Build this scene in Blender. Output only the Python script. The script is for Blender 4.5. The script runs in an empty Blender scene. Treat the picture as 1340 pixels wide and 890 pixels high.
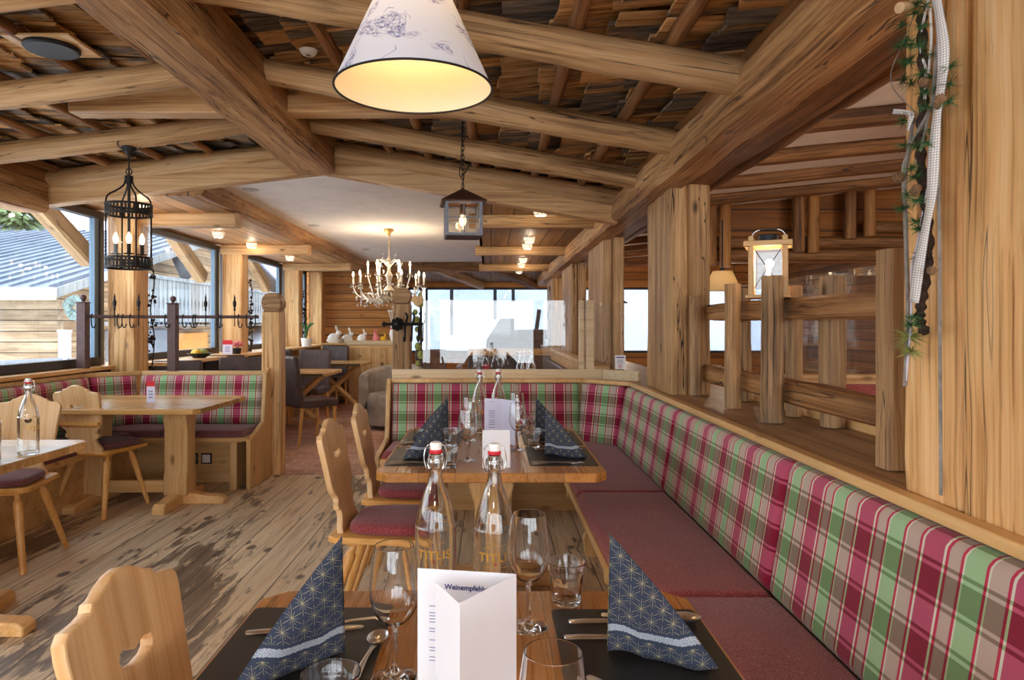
import bpy, bmesh, math, random
from mathutils import Vector, Matrix, noise as mnoise

RND = random.Random(11)
SC = bpy.context.scene
COL = SC.collection
PI = math.pi


def rgb(r, g, b):
    def f(c):
        c /= 255.0
        return c / 12.92 if c <= 0.04045 else ((c + 0.055) / 1.055) ** 2.4
    return (f(r), f(g), f(b), 1.0)


# ------------------------------------------------------------------ nodes
class NT:
    def __init__(s, name):
        s.m = bpy.data.materials.new(name)
        s.m.use_nodes = True
        s.t = s.m.node_tree
        s.t.nodes.clear()
        s.out = s.t.nodes.new('ShaderNodeOutputMaterial')

    def n(s, typ, **kw):
        nd = s.t.nodes.new('ShaderNode' + typ)
        for k, v in kw.items():
            setattr(nd, k, v)
        return nd

    def put(s, sock, v):
        if v is None:
            return
        if hasattr(v, 'is_output') or isinstance(v, bpy.types.NodeSocket):
            s.t.links.new(v, sock)
        else:
            sock.default_value = v

    def math(s, op, a, b=None, c=None, clamp=False):
        nd = s.n('Math', operation=op, use_clamp=clamp)
        s.put(nd.inputs[0], a)
        s.put(nd.inputs[1], b)
        s.put(nd.inputs[2], c)
        return nd.outputs[0]

    def vmath(s, op, a, b=None):
        nd = s.n('VectorMath', operation=op)
        s.put(nd.inputs[0], a)
        s.put(nd.inputs[1], b)
        return nd.outputs[0]

    def mix(s, f, a, b, blend='MIX'):
        nd = s.n('Mix', data_type='RGBA', blend_type=blend)
        s.put(nd.inputs[0], f)
        s.put(nd.inputs[6], a)
        s.put(nd.inputs[7], b)
        return nd.outputs[2]

    def noise(s, vec, scale=1.0, detail=4.0, rough=0.55, dist=0.0):
        nd = s.n('TexNoise')
        s.put(nd.inputs['Vector'], vec)
        nd.inputs['Scale'].default_value = scale
        nd.inputs['Detail'].default_value = detail
        nd.inputs['Roughness'].default_value = rough
        nd.inputs['Distortion'].default_value = dist
        return nd.outputs['Fac']

    def scale(s, vec, sc):
        return s.vmath('MULTIPLY', vec, sc)

    def ramp(s, fac, stops, interp='LINEAR'):
        nd = s.n('ValToRGB')
        cr = nd.color_ramp
        cr.interpolation = interp
        while len(cr.elements) < len(stops):
            cr.elements.new(0.5)
        for e, (p, c) in zip(cr.elements, stops):
            e.position = p
            e.color = c if len(c) == 4 else (*c, 1)
        s.put(nd.inputs[0], fac)
        return nd.outputs[0]

    def step(s, fac, lo, hi):
        nd = s.n('MapRange', clamp=True)
        s.put(nd.inputs[0], fac)
        nd.inputs[1].default_value = lo
        nd.inputs[2].default_value = hi
        return nd.outputs[0]

    def sep(s, vec):
        nd = s.n('SeparateXYZ')
        s.put(nd.inputs[0], vec)
        return nd.outputs

    def comb(s, x, y, z):
        nd = s.n('CombineXYZ')
        for i, v in enumerate((x, y, z)):
            s.put(nd.inputs[i], v)
        return nd.outputs[0]

    def bump(s, h, strength=0.3, dist=0.01):
        nd = s.n('Bump')
        nd.inputs['Strength'].default_value = strength
        nd.inputs['Distance'].default_value = dist
        s.put(nd.inputs['Height'], h)
        return nd.outputs[0]

    def obj(s, rnd=True):
        tc = s.n('TexCoord').outputs['Object']
        if not rnd:
            return tc
        oi = s.n('ObjectInfo').outputs['Random']
        o = s.math('MULTIPLY', oi, 53.0)
        return s.vmath('ADD', tc, s.comb(o, o, o))

    def principled(s, color=None, rough=0.5, metal=0.0, spec=0.4, normal=None, **kw):
        p = s.n('BsdfPrincipled')
        s.put(p.inputs['Base Color'], color)
        s.put(p.inputs['Roughness'], rough)
        p.inputs['Metallic'].default_value = metal
        p.inputs['Specular IOR Level'].default_value = spec
        if normal is not None:
            s.t.links.new(normal, p.inputs['Normal'])
        for k, v in kw.items():
            s.put(p.inputs[k.replace('_', ' ')], v)
        s.t.links.new(p.outputs[0], s.out.inputs[0])
        return p


def plain(name, col, rough=0.5, metal=0.0, spec=0.4, var=0.08, nscale=30, bump=0.0, **kw):
    t = NT(name)
    v = t.obj()
    n = t.noise(v, nscale, 3)
    dk = tuple(c * (1 - var * 2) for c in col[:3]) + (1,)
    lt = tuple(min(1, c * (1 + var * 2)) for c in col[:3]) + (1,)
    c = t.ramp(n, [(0.3, dk), (0.7, lt)])
    t.principled(c, rough, metal, spec, t.bump(n, bump, 0.004) if bump else None, **kw)
    return t.m


def wood(name, dark, mid, light, axis='X', rough=0.55, fine=24.0, along=1.3, cracks=0.0, knots=0.0,
         patch=None, patch_amt=0.0, bump=0.25, plank=None, spec=0.35, seam=0.0035, tone=0.28, worm=0.0):
    """grain along one local axis; optional boards: plank = (axis index across, width)"""
    t = NT(name)
    v0 = t.obj(plank is None)
    ax = 'XYZ'.index(axis)

    def sc(al, ac):
        r = [ac] * 3
        r[ax] = al
        return tuple(r)
    v = v0
    bt = None
    if plank:
        k, w = plank
        comp = t.sep(v0)[k]
        q = t.math('DIVIDE', comp, w)
        idx = t.math('FLOOR', q)
        wn = t.n('TexWhiteNoise', noise_dimensions='1D')
        t.put(wn.inputs['W'], idx)
        bt = wn.outputs['Value']
        sh = t.math('MULTIPLY', bt, 31.0)
        v = t.vmath('ADD', v0, t.comb(sh, sh, sh))
        fr = t.math('FRACT', q)
        dseam = t.math('MULTIPLY', t.math('MINIMUM', fr, t.math('SUBTRACT', 1.0, fr)), w)
    warp = t.noise(t.scale(v, sc(1.1, 2.5)), 1.0, 2)
    vw = t.vmath('ADD', v, t.scale(t.comb(warp, warp, warp), sc(0.0, 0.05)))
    g1 = t.noise(t.scale(vw, sc(along, fine)), 1.0, 5, 0.65, 0.2)
    g2 = t.noise(t.scale(vw, sc(along * 0.6, fine * 4.0)), 1.0, 3, 0.6)
    g3 = t.noise(t.scale(vw, sc(along * 1.2, fine * 11.0)), 1.0, 2, 0.5)
    g = t.math('ADD', t.math('ADD', t.math('MULTIPLY', g1, 0.46), t.math('MULTIPLY', g2, 0.34)), t.math('MULTIPLY', g3, 0.2))
    col = t.ramp(g, [(0.37, dark), (0.485, mid), (0.60, light)])
    big = t.noise(t.scale(v, sc(0.7, 3.0)), 1.0, 3)
    tn = t.ramp(big, [(0.3, (1 - tone, 1 - tone, 1 - tone, 1)), (0.7, (1.0 + tone * .35,) * 3 + (1,))])
    col = t.mix(1.0, col, tn, 'MULTIPLY')
    if patch:
        pn = t.noise(t.scale(v, sc(0.9, 4.5)), 1.0, 4, 0.6)
        col = t.mix(t.math('MULTIPLY', t.step(pn, 0.45, 0.65), patch_amt), col, patch)
    h = g
    if cracks > 0:
        cn = t.noise(t.scale(vw, sc(0.55, 17.0)), 1.0, 2, 0.5, 0.4)
        cd = t.math('ABSOLUTE', t.math('SUBTRACT', cn, 0.5))
        gate = t.step(t.noise(t.scale(v, sc(0.8, 5)), 1.0, 1), 0.47, 0.56)
        cm = t.math('MULTIPLY', t.math('SUBTRACT', 1.0, t.step(cd, 0.002, 0.009)), gate)
        col = t.mix(t.math('MULTIPLY', cm, cracks), col, (0.02, 0.012, 0.006, 1))
        h = t.math('SUBTRACT', g, t.math('MULTIPLY', cm, 2.0))
    if worm > 0:
        wv = t.n('TexVoronoi')
        t.put(wv.inputs['Vector'], t.scale(v, sc(14.0, 46.0)))
        wv.inputs['Scale'].default_value = 1.0
        wm = t.math('SUBTRACT', 1.0, t.step(wv.outputs['Distance'], 0.14, 0.22))
        ww = t.n('TexWhiteNoise', noise_dimensions='3D')
        t.put(ww.inputs['Vector'], wv.outputs['Position'])
        wm = t.math('MULTIPLY', wm, t.math('GREATER_THAN', ww.outputs['Value'], 0.72))
        wm = t.math('MULTIPLY', wm, t.step(t.noise(v, 3.0, 2), 0.45, 0.55))
        col = t.mix(t.math('MULTIPLY', wm, worm), col, (0.02, 0.012, 0.006, 1))
        h = t.math('SUBTRACT', h, t.math('MULTIPLY', wm, 2.0))
    if knots > 0:
        vo = t.n('TexVoronoi')
        t.put(vo.inputs['Vector'], t.scale(v, sc(3.0, 7.0)))
        vo.inputs['Scale'].default_value = 1.0
        km = t.math('SUBTRACT', 1.0, t.step(vo.outputs['Distance'], 0.05, 0.16))
        wn2 = t.n('TexWhiteNoise', noise_dimensions='3D')
        t.put(wn2.inputs['Vector'], vo.outputs['Position'])
        km = t.math('MULTIPLY', km, t.math('GREATER_THAN', wn2.outputs['Value'], 0.62))
        kc = tuple(c * 0.45 for c in dark[:3]) + (1,)
        col = t.mix(t.math('MULTIPLY', km, knots), col, kc)
    if plank:
        pt = t.ramp(bt, [(0.0, (0.72, 0.72, 0.72, 1)), (1.0, (1.15, 1.13, 1.1, 1))])
        col = t.mix(1.0, col, pt, 'MULTIPLY')
        sm = t.math('SUBTRACT', 1.0, t.step(dseam, seam * 0.5, seam))
        col = t.mix(t.math('MULTIPLY', sm, 0.85), col, (0.015, 0.01, 0.006, 1))
        h = t.math('SUBTRACT', h, t.math('MULTIPLY', sm, 2.0))
    hs = t.n('HueSaturation')
    hs.inputs['Saturation'].default_value = 1.07
    hs.inputs['Hue'].default_value = 0.4935
    hs.inputs['Value'].default_value = 0.95
    t.put(hs.inputs['Color'], col)
    col = hs.outputs[0]
    rg = t.math('ADD', rough - 0.1, t.math('MULTIPLY', g, 0.2))
    t.principled(col, rg, 0, spec, t.bump(h, bump, 0.006))
    return t.m


def glass(name, tint=(1, 1, 1, 1), rough=0.0, ior=1.48):
    t = NT(name)
    t.principled(tint, rough, 0, 0.5, Transmission_Weight=1.0, IOR=ior)
    return t.m


def pane(name, tint=(0.97, 0.985, 0.98, 1), refl=1.0):
    """thin sheet glass: clear with a fresnel reflection"""
    t = NT(name)
    tr = t.n('BsdfTransparent')
    tr.inputs[0].default_value = tint
    gl = t.n('BsdfGlossy')
    gl.inputs['Roughness'].default_value = 0.0
    ge = t.n('NewGeometry')
    dt = t.n('VectorMath', operation='DOT_PRODUCT')
    t.put(dt.inputs[0], ge.outputs['Normal'])
    t.put(dt.inputs[1], ge.outputs['Incoming'])
    k = t.math('SUBTRACT', 1.0, t.math('ABSOLUTE', dt.outputs['Value']), clamp=True)
    fr = t.math('ADD', .035, t.math('MULTIPLY', t.math('POWER', k, 5.0), .8))
    mx = t.n('MixShader')
    t.put(mx.inputs[0], t.math('MULTIPLY', fr, refl, clamp=True))
    t.t.links.new(tr.outputs[0], mx.inputs[1])
    t.t.links.new(gl.outputs[0], mx.inputs[2])
    t.t.links.new(mx.outputs[0], t.out.inputs[0])
    return t.m


def emit(name, col, strength):
    t = NT(name)
    e = t.n('Emission')
    e.inputs[0].default_value = col
    e.inputs[1].default_value = strength
    t.t.links.new(e.outputs[0], t.out.inputs[0])
    return t.m


# ------------------------------------------------------------------ mesh builder
class MB:
    def __init__(s):
        s.v, s.f, s.uv = [], [], {}

    def add(s, vs, fs, uvs=None):
        o = len(s.v)
        s.v += [tuple(p) for p in vs]
        for i, f in enumerate(fs):
            if uvs:
                s.uv[len(s.f)] = [uvs[k] for k in f]
            s.f.append(tuple(k + o for k in f))
        return s

    def box(s, lo, hi, M=None):
        x0, y0, z0 = lo
        x1, y1, z1 = hi
        vs = [Vector(p) for p in ((x0, y0, z0), (x1, y0, z0), (x1, y1, z0), (x0, y1, z0),
                                  (x0, y0, z1), (x1, y0, z1), (x1, y1, z1), (x0, y1, z1))]
        if M is not None:
            vs = [M @ p for p in vs]
        return s.add(vs, [(3, 2, 1, 0), (4, 5, 6, 7), (0, 1, 5, 4), (1, 2, 6, 5), (2, 3, 7, 6), (3, 0, 4, 7)])

    def prism(s, pts, plane, a, b, M=None):
        n = len(pts)

        def P(p, h):
            if plane == 'xy':
                q = (p[0], p[1], h)
            elif plane == 'xz':
                q = (p[0], h, p[1])
            else:
                q = (h, p[0], p[1])
            return M @ Vector(q) if M is not None else Vector(q)
        vs = [P(p, a) for p in pts] + [P(p, b) for p in pts]
        fs = [tuple(range(n))[::-1], tuple(range(n, 2 * n))]
        for i in range(n):
            j = (i + 1) % n
            fs.append((i, j, n + j, n + i))
        return s.add(vs, fs)

    def lathe(s, prof, n=24, c=(0, 0, 0), mod=None, M=None):
        c = Vector(c)
        vs, fs, rows = [], [], []
        for r, z in prof:
            if r < 1e-6:
                rows.append([len(vs)])
                p = Vector((0, 0, z))
                vs.append((M @ p if M is not None else p) + c)
            else:
                row = []
                for k in range(n):
                    a = 2 * PI * k / n
                    rr = r * (mod(a, z) if mod else 1)
                    p = Vector((rr * math.cos(a), rr * math.sin(a), z))
                    row.append(len(vs))
                    vs.append((M @ p if M is not None else p) + c)
                rows.append(row)
        for A, B in zip(rows, rows[1:]):
            if len(A) == 1 and len(B) == 1:
                continue
            for k in range(n):
                j = (k + 1) % n
                if len(A) == 1:
                    fs.append((A[0], B[k], B[j]))
                elif len(B) == 1:
                    fs.append((A[k], A[j], B[0]))
                else:
                    fs.append((A[k], A[j], B[j], B[k]))
        return s.add(vs, fs)

    def tube(s, pts, r, n=8, closed=False, cap=True):
        pts = [Vector(p) for p in pts]
        m = len(pts)
        vs, fs = [], []
        up = None
        for i, p in enumerate(pts):
            if closed:
                t = (pts[(i + 1) % m] - pts[i - 1])
            else:
                t = pts[min(i + 1, m - 1)] - pts[max(i - 1, 0)]
            t.normalize()
            if up is None:
                up = Vector((0, 0, 1)) if abs(t.z) < 0.9 else Vector((1, 0, 0))
            up = (up - t * up.dot(t))
            if up.length < 1e-5:
                up = t.orthogonal()
            up.normalize()
            b = t.cross(up)
            rr = r[i] if isinstance(r, (list, tuple)) else r
            for k in range(n):
                a = 2 * PI * k / n
                vs.append(p + (up * math.cos(a) + b * math.sin(a)) * rr)
        for i in range(m if closed else m - 1):
            j = (i + 1) % m
            for k in range(n):
                l = (k + 1) % n
                fs.append((i * n + k, i * n + l, j * n + l, j * n + k))
        if cap and not closed:
            fs.append(tuple(range(n))[::-1])
            fs.append(tuple(range((m - 1) * n, m * n)))
        return s.add(vs, fs)

    def ball(s, c, r, n=12, sz=1.0):
        m = max(4, n // 2)
        prof = [(r * math.sin(PI * i / m) if 0 < i < m else 0.0, -r * sz * math.cos(PI * i / m)) for i in range(m + 1)]
        return s.lathe(prof, n, c)

    def grid(s, f, nu, nv, uvf=None):
        vs, uvs, fs = [], [], []
        for j in range(nv + 1):
            for i in range(nu + 1):
                vs.append(f(i / nu, j / nv))
                uvs.append(uvf(i / nu, j / nv) if uvf else (i / nu, j / nv))
        for j in range(nv):
            for i in range(nu):
                a = j * (nu + 1) + i
                fs.append((a, a + 1, a + nu + 2, a + nu + 1))
        return s.add(vs, fs, uvs)

    def mesh(s, name, smooth=0.6):
        me = bpy.data.meshes.new(name)
        me.from_pydata(s.v, [], s.f)
        if s.uv:
            L = me.uv_layers.new(name='UVMap')
            for pi, poly in enumerate(me.polygons):
                if pi in s.uv:
                    for li, uv in zip(poly.loop_indices, s.uv[pi]):
                        L.data[li].uv = uv
        bm = bmesh.new()
        bm.from_mesh(me)
        bmesh.ops.recalc_face_normals(bm, faces=bm.faces)
        bm.to_mesh(me)
        bm.free()
        me.validate()
        if smooth:
            me.polygons.foreach_set('use_smooth', [True] * len(me.polygons))
            me.set_sharp_from_angle(angle=smooth)
        return me

    def build(s, name, mat, parent=None, loc=(0, 0, 0), rot=(0, 0, 0), smooth=0.6, bevel=0.0, seg=2, subsurf=0,
              weld=False):
        me = s.mesh(name, smooth)
        if weld:
            bm = bmesh.new()
            bm.from_mesh(me)
            bmesh.ops.remove_doubles(bm, verts=bm.verts, dist=1e-5)
            bm.to_mesh(me)
            bm.free()
        return link(name, me, mat, parent, loc, rot, bevel, seg, subsurf)


def link(name, me, mat, parent=None, loc=(0, 0, 0), rot=(0, 0, 0), bevel=0.0, seg=2, subsurf=0):
    o = bpy.data.objects.new(name, me)
    COL.objects.link(o)
    if mat is not None:
        me.materials.clear()
        for mm in (mat if isinstance(mat, (list, tuple)) else [mat]):
            me.materials.append(mm)
    o.parent = parent
    o.location = loc
    o.rotation_euler = rot
    if bevel:
        b = o.modifiers.new('bevel', 'BEVEL')
        b.width = bevel
        b.segments = seg
        b.limit_method = 'ANGLE'
        b.angle_limit = 0.7
        b.harden_normals = False
    if subsurf:
        m = o.modifiers.new('sub', 'SUBSURF')
        m.levels = m.render_levels = subsurf
    return o


def tag(o, label, cat, group=None, kind=None):
    o['label'] = label
    o['category'] = cat
    if group:
        o['group'] = group
    if kind:
        o['kind'] = kind
    return o


def struct(o, label, cat):
    return tag(o, label, cat, None, 'structure')


def thing(name, label, cat, loc=(0, 0, 0), rz=0.0, group=None):
    o = bpy.data.objects.new(name, None)
    COL.objects.link(o)
    o.empty_display_size = 0.05
    o.location = loc
    o.rotation_euler = (0, 0, rz)
    return tag(o, label, cat, group)


def kids(o):
    return [c for c in bpy.data.objects if c.parent == o]


def dup(root, loc, rz=0.0, label=None, group=None):
    r = root.copy()
    COL.objects.link(r)
    r.location = loc
    r.rotation_euler = (0, 0, rz)
    if label:
        r['label'] = label
    if group:
        r['group'] = group
    for ch in root.children:
        c = ch.copy()
        COL.objects.link(c)
        c.parent = r
        for g in ch.children:
            d = g.copy()
            COL.objects.link(d)
            d.parent = c
    return r


def plate_mesh(name, outer, holes, thick, bevel=0.003):
    """flat board cut to an outline with holes (in xy), thickness along z"""
    cu = bpy.data.curves.new(name, 'CURVE')
    cu.dimensions = '2D'
    cu.fill_mode = 'BOTH'
    cu.extrude = thick / 2 - bevel
    cu.bevel_depth = bevel
    cu.bevel_resolution = 1
    for pts in [outer] + list(holes):
        sp = cu.splines.new('POLY')
        sp.points.add(len(pts) - 1)
        for p, q in zip(sp.points, pts):
            p.co = (q[0], q[1], 0, 1)
        sp.use_cyclic_u = True
    o = bpy.data.objects.new(name, cu)
    COL.objects.link(o)
    dg = bpy.context.evaluated_depsgraph_get()
    me = bpy.data.meshes.new_from_object(o.evaluated_get(dg))
    bpy.data.objects.remove(o)
    bpy.data.curves.remove(cu)
    me.name = name
    me.polygons.foreach_set('use_smooth', [True] * len(me.polygons))
    me.set_sharp_from_angle(angle=0.5)
    return me


def text_mesh(txt, size, bold=0.0, ext=0.0004, align='CENTER', spacing=1.0):
    cu = bpy.data.curves.new('lettering', 'FONT')
    cu.body = txt
    cu.size = size
    cu.align_x = align
    cu.extrude = ext
    cu.offset = bold
    cu.space_character = spacing
    o = bpy.data.objects.new('lettering', cu)
    COL.objects.link(o)
    dg = bpy.context.evaluated_depsgraph_get()
    me = bpy.data.meshes.new_from_object(o.evaluated_get(dg))
    bpy.data.objects.remove(o)
    bpy.data.curves.remove(cu)
    return me


def smooth_path(pts, n=6):
    """catmull-rom through points"""
    P = [Vector(p) for p in pts]
    out = []
    for i in range(len(P) - 1):
        p0 = P[max(i - 1, 0)]
        p1, p2 = P[i], P[i + 1]
        p3 = P[min(i + 2, len(P) - 1)]
        for k in range(n):
            t = k / n
            out.append(0.5 * ((2 * p1) + (p2 - p0) * t + (2 * p0 - 5 * p1 + 4 * p2 - p3) * t * t +
                              (3 * p1 - p0 - 3 * p2 + p3) * t ** 3))
    out.append(P[-1])
    return out


def axes(p0, p1, up=(0, 0, 1)):
    p0, p1 = Vector(p0), Vector(p1)
    x = (p1 - p0)
    L = x.length
    x.normalize()
    u = Vector(up)
    if abs(x.dot(u)) > 0.95:
        u = Vector((0, 1, 0))
    z = (u - x * u.dot(x)).normalized()
    y = z.cross(x)
    M = Matrix((x, y, z)).transposed().to_4x4()
    M.translation = p0
    return M, L


def timber(name, p0, p1, w, h, mat, label=None, cat='beam', rough=0.006, cham=0.02, rnd=False, parent=None,
           step=0.09, bow=0.0, taper=1.0, seed=None, up=(0, 0, 1), kind='structure'):
    """hewn timber or log; local x runs along it; w across, h up"""
    M, L = axes(p0, p1, up)
    n = max(2, int(L / step))
    if rnd:
        k = 14
        sec = [(math.cos(2 * PI * i / k) * w / 2, math.sin(2 * PI * i / k) * h / 2) for i in range(k)]
    else:
        a, b, c = w / 2, h / 2, min(cham, w * .4, h * .4)
        sec = [(a, -b + c), (a, 0), (a, b - c), (a - c, b), (0, b), (-a + c, b), (-a, b - c), (-a, 0), (-a, -b + c),
               (-a + c, -b), (0, -b), (a - c, -b)]
    k = len(sec)
    sd = RND.uniform(0, 100) if seed is None else seed
    vs, fs = [], []
    for i in range(n + 1):
        t = i / n
        x = L * t
        sc = 1 + (taper - 1) * t
        if i in (0, n):
            sc *= 0.985
        b_ = bow * math.sin(PI * t)
        for j, (yy, zz) in enumerate(sec):
            d = mnoise.noise(Vector((x * 1.6 + sd, yy * 5 + sd, zz * 5))) * rough
            d2 = mnoise.noise(Vector((x * 6 + sd, yy * 12, zz * 12 + sd))) * rough * 0.6
            r = math.hypot(yy, zz) or 1
            q = 1 + (d + d2) / r
            vs.append((x, yy * sc * q, zz * sc * q + b_))
    for i in range(n):
        for j in range(k):
            l = (j + 1) % k
            fs.append((i * k + j, i * k + l, (i + 1) * k + l, (i + 1) * k + j))
    fs.append(tuple(range(k))[::-1])
    fs.append(tuple(range(n * k, n * k + k)))
    mb = MB()
    mb.add(vs, fs)
    o = mb.build(name, mat, parent, smooth=0.75 if rnd else 0.5)
    o.matrix_local = M
    if label:
        tag(o, label, cat, None, kind)
    return o


def pad(mb, O, U, V, L, H, t, r=0.03, uv0=(0, 0), nu=6, puff=0.0):
    """upholstered panel: spans U x V from O, swelling along U x V, with plaid-friendly uv in metres"""
    O, U, V = Vector(O), Vector(U).normalized(), Vector(V).normalized()
    Nn = U.cross(V)

    def cuts(D, m):
        e = [0, .04 * r, .15 * r, .4 * r, .75 * r]
        mid = [r + (D - 2 * r) * i / m for i in range(m + 1)]
        return e + mid + [D - q for q in e[::-1]]
    us, vs_ = cuts(L, nu), cuts(H, 4)

    def e(d):
        return math.sqrt(max(0, 1 - (1 - min(d / r, 1)) ** 2))
    vs, uvs, fs = [], [], []
    for b in vs_:
        for a in us:
            hgt = t * min(e(min(a, L - a)), 1) * e(min(b, H - b))
            hgt += puff * math.sin(PI * a / L) * math.sin(PI * b / H)
            vs.append(O + U * a + V * b + Nn * hgt)
            uvs.append((a + uv0[0], b + uv0[1]))
    A = len(us)
    for j in range(len(vs_) - 1):
        for i in range(A - 1):
            q = j * A + i
            fs.append((q, q + 1, q + A + 1, q + A))
    back = (0, A - 1, len(vs) - 1, len(vs) - A)
    fs.append(back[::-1])
    return mb.add(vs, fs, uvs)
# ------------------------------------------------------------------ materials
M_ = {}
M_['beam'] = wood('hewn beam', rgb(84, 56, 32), rgb(184, 142, 94), rgb(218, 180, 130), 'X', .62, 20, 1.1, .9, .6,
                  rgb(124, 86, 50), .5, .6)
M_['beam_dark'] = wood('dark old beam', rgb(60, 40, 24), rgb(140, 102, 64), rgb(178, 136, 92), 'X', .65, 20, 1.1, .9, .5,
                       rgb(78, 54, 36), .6, .35)
M_['log'] = wood('weathered log', rgb(104, 76, 46), rgb(200, 164, 116), rgb(224, 192, 146), 'X', .62, 16, 1.0, .8, .7,
                 rgb(146, 112, 72), .5, .3)
M_['planed'] = wood('planed beam', rgb(148, 108, 66), rgb(208, 170, 120), rgb(226, 192, 144), 'X', .5, 18, .8, .15, .8,
                    None, 0, .1)
M_['batten'] = wood('batten', rgb(74, 50, 30), rgb(158, 116, 76), rgb(192, 150, 104), 'X', .65, 30, 1.4, .6, .5,
                    rgb(92, 64, 42), .5, .3)
M_['post'] = wood('old post', rgb(80, 58, 38), rgb(182, 146, 104), rgb(216, 182, 136), 'X', .6, 22, .9, 1, .9,
                  rgb(132, 100, 66), .55, .4)
M_['post_worm'] = wood('worm holed post', rgb(82, 60, 38), rgb(186, 148, 102), rgb(220, 184, 134), 'X', .6, 22, .9, 1, .9,
                  rgb(136, 102, 64), .55, .5, worm=.9)
M_['post_fresh'] = wood('honey post', rgb(148, 98, 50), rgb(238, 194, 134), rgb(250, 218, 166), 'X', .5, 15, .75, .8, .8,
                        rgb(194, 138, 78), .5, .3)
M_['rail'] = wood('fence rail', rgb(58, 38, 22), rgb(160, 116, 72), rgb(206, 164, 114), 'X', .6, 18, .8, 1, .5,
                  rgb(104, 68, 40), .6, .5)
M_['fencepost'] = wood('fence post', rgb(66, 50, 34), rgb(172, 138, 98), rgb(212, 178, 132), 'X', .65, 14, 1.2, .9, .8,
                       rgb(122, 102, 82), .7, .6)
M_['pine'] = wood('pale pine', rgb(208, 178, 132), rgb(230, 206, 164), rgb(238, 218, 182), 'X', .45, 16, .7, 0, 1, None, 0, .06)
M_['pineZ'] = wood('pine upright', rgb(196, 152, 96), rgb(220, 182, 126), rgb(232, 198, 146), 'Z', .45, 16, .7, 0, 1, None, 0, .06)
M_['pineX'] = wood('pine board', rgb(200, 156, 98), rgb(224, 184, 126), rgb(234, 200, 148), 'X', .42, 15, .7, 0, .9, None, 0, .06)
M_['pineY'] = wood('pine rail', rgb(214, 168, 106), rgb(236, 194, 134), rgb(244, 210, 154), 'Y', .42, 15, .7, 0, .8, None, 0, .06)
M_['shelf'] = wood('grey shelf', rgb(132, 102, 70), rgb(176, 144, 106), rgb(198, 168, 128), 'Y', .5, 16, .6, .3, .6,
                   rgb(158, 128, 94), .5, .12)
M_['tableY'] = wood('table oak', rgb(182, 126, 68), rgb(202, 146, 84), rgb(214, 160, 98), 'Y', .28, 15, .55, 0, .3, None, 0, .04,
                    plank=(0, .14), spec=.5, seam=.0012, tone=.16)
M_['tableX'] = wood('table beech', rgb(192, 142, 82), rgb(222, 178, 116), rgb(234, 194, 136), 'X', .26, 15, .55, 0, .3, None, 0, .04,
                    plank=(1, .14), spec=.5, seam=.001, tone=.14)
M_['chair'] = wood('chair alder', rgb(206, 150, 84), rgb(226, 176, 108), rgb(236, 192, 126), 'Z', .36, 12, .55, 0, .25, None, 0, .04,
                   spec=.5, tone=.12)
M_['chairY'] = wood('chair back', rgb(204, 144, 76), rgb(224, 170, 98), rgb(234, 186, 116), 'Y', .34, 11, .5, 0, .35, None, 0, .04,
                    spec=.5, tone=.12)
M_['chair_pale'] = wood('pale chair back', rgb(214, 170, 116), rgb(232, 194, 142), rgb(240, 208, 160), 'Y', .36, 12, .55, 0, .3,
                        None, 0, .04, spec=.5, tone=.1)
M_['soffit'] = wood('soffit boards', rgb(150, 110, 68), rgb(204, 160, 110), rgb(224, 184, 134), 'Y', .55, 14, .5, .1, .7,
                    None, 0, .1, plank=(0, .17), seam=.008)
M_['soffit_old'] = wood('old soffit boards', rgb(104, 78, 50), rgb(158, 124, 84), rgb(182, 148, 106), 'Y', .6, 14, .5, .3, .8,
                        None, 0, .15, plank=(0, .2), seam=.008)
M_['wallX'] = wood('log wall', rgb(124, 80, 38), rgb(184, 130, 72), rgb(210, 158, 96), 'X', .6, 12, .5, .3, .7,
                   rgb(150, 104, 56), .4, .2, plank=(2, .16), seam=.01)
M_['wallX_dark'] = wood('dark plank wall', rgb(70, 46, 26), rgb(116, 80, 46), rgb(142, 100, 60), 'X', .6, 12, .5, .3, .7,
                        rgb(84, 58, 34), .4, .2, plank=(2, .18), seam=.01)
M_['wallY'] = wood('plank wall', rgb(100, 68, 38), rgb(150, 108, 64), rgb(176, 130, 82), 'Y', .6, 12, .5, .3, .7,
                   rgb(112, 80, 48), .4, .2, plank=(2, .18), seam=.01)
M_['frieze'] = wood('frieze boards', rgb(96, 58, 26), rgb(150, 98, 48), rgb(176, 122, 66), 'X', .6, 12, .5, .3, .7,
                     rgb(112, 72, 36), .4, .2, plank=(2, .2), seam=.01)
M_['stub'] = wood('lighter stub', rgb(118, 80, 42), rgb(168, 122, 72), rgb(192, 148, 94), 'X', .6, 18, .9, .6, .6, None, 0, .3)  # lighter brown for the front stub of each pair
M_['bark'] = wood('bark', rgb(26, 18, 14), rgb(56, 42, 34), rgb(84, 66, 54), 'X', .85, 30, 3.5, .4, 0, None, 0, .9)
M_['twig'] = plain('grey twig', rgb(140, 132, 124), .8, var=.15)
M_['cork'] = plain('dowel end', rgb(206, 170, 124), .6)
M_['plaster'] = plain('white plaster', rgb(238, 232, 224), .85, nscale=6, var=.03, bump=.15)
M_['disc'] = plain('pale disc', rgb(186, 178, 168), .6)
M_['iron'] = plain('black iron', rgb(44, 40, 38), .5, .6, nscale=60, bump=.1)
M_['rust'] = plain('brown iron', rgb(92, 62, 46), .6, .5, nscale=40, var=.15, bump=.1)
M_['bluegrey'] = plain('grey iron', rgb(122, 126, 136), .5, .5, nscale=40)
M_['steel_post'] = plain('brown steel', rgb(92, 70, 68), .55, .3, nscale=40)
M_['steel'] = plain('cutlery steel', rgb(232, 232, 232), .28, 1.0, var=.02)
M_['chrome'] = plain('wire', rgb(200, 200, 198), .22, 1.0, var=.02)
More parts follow.
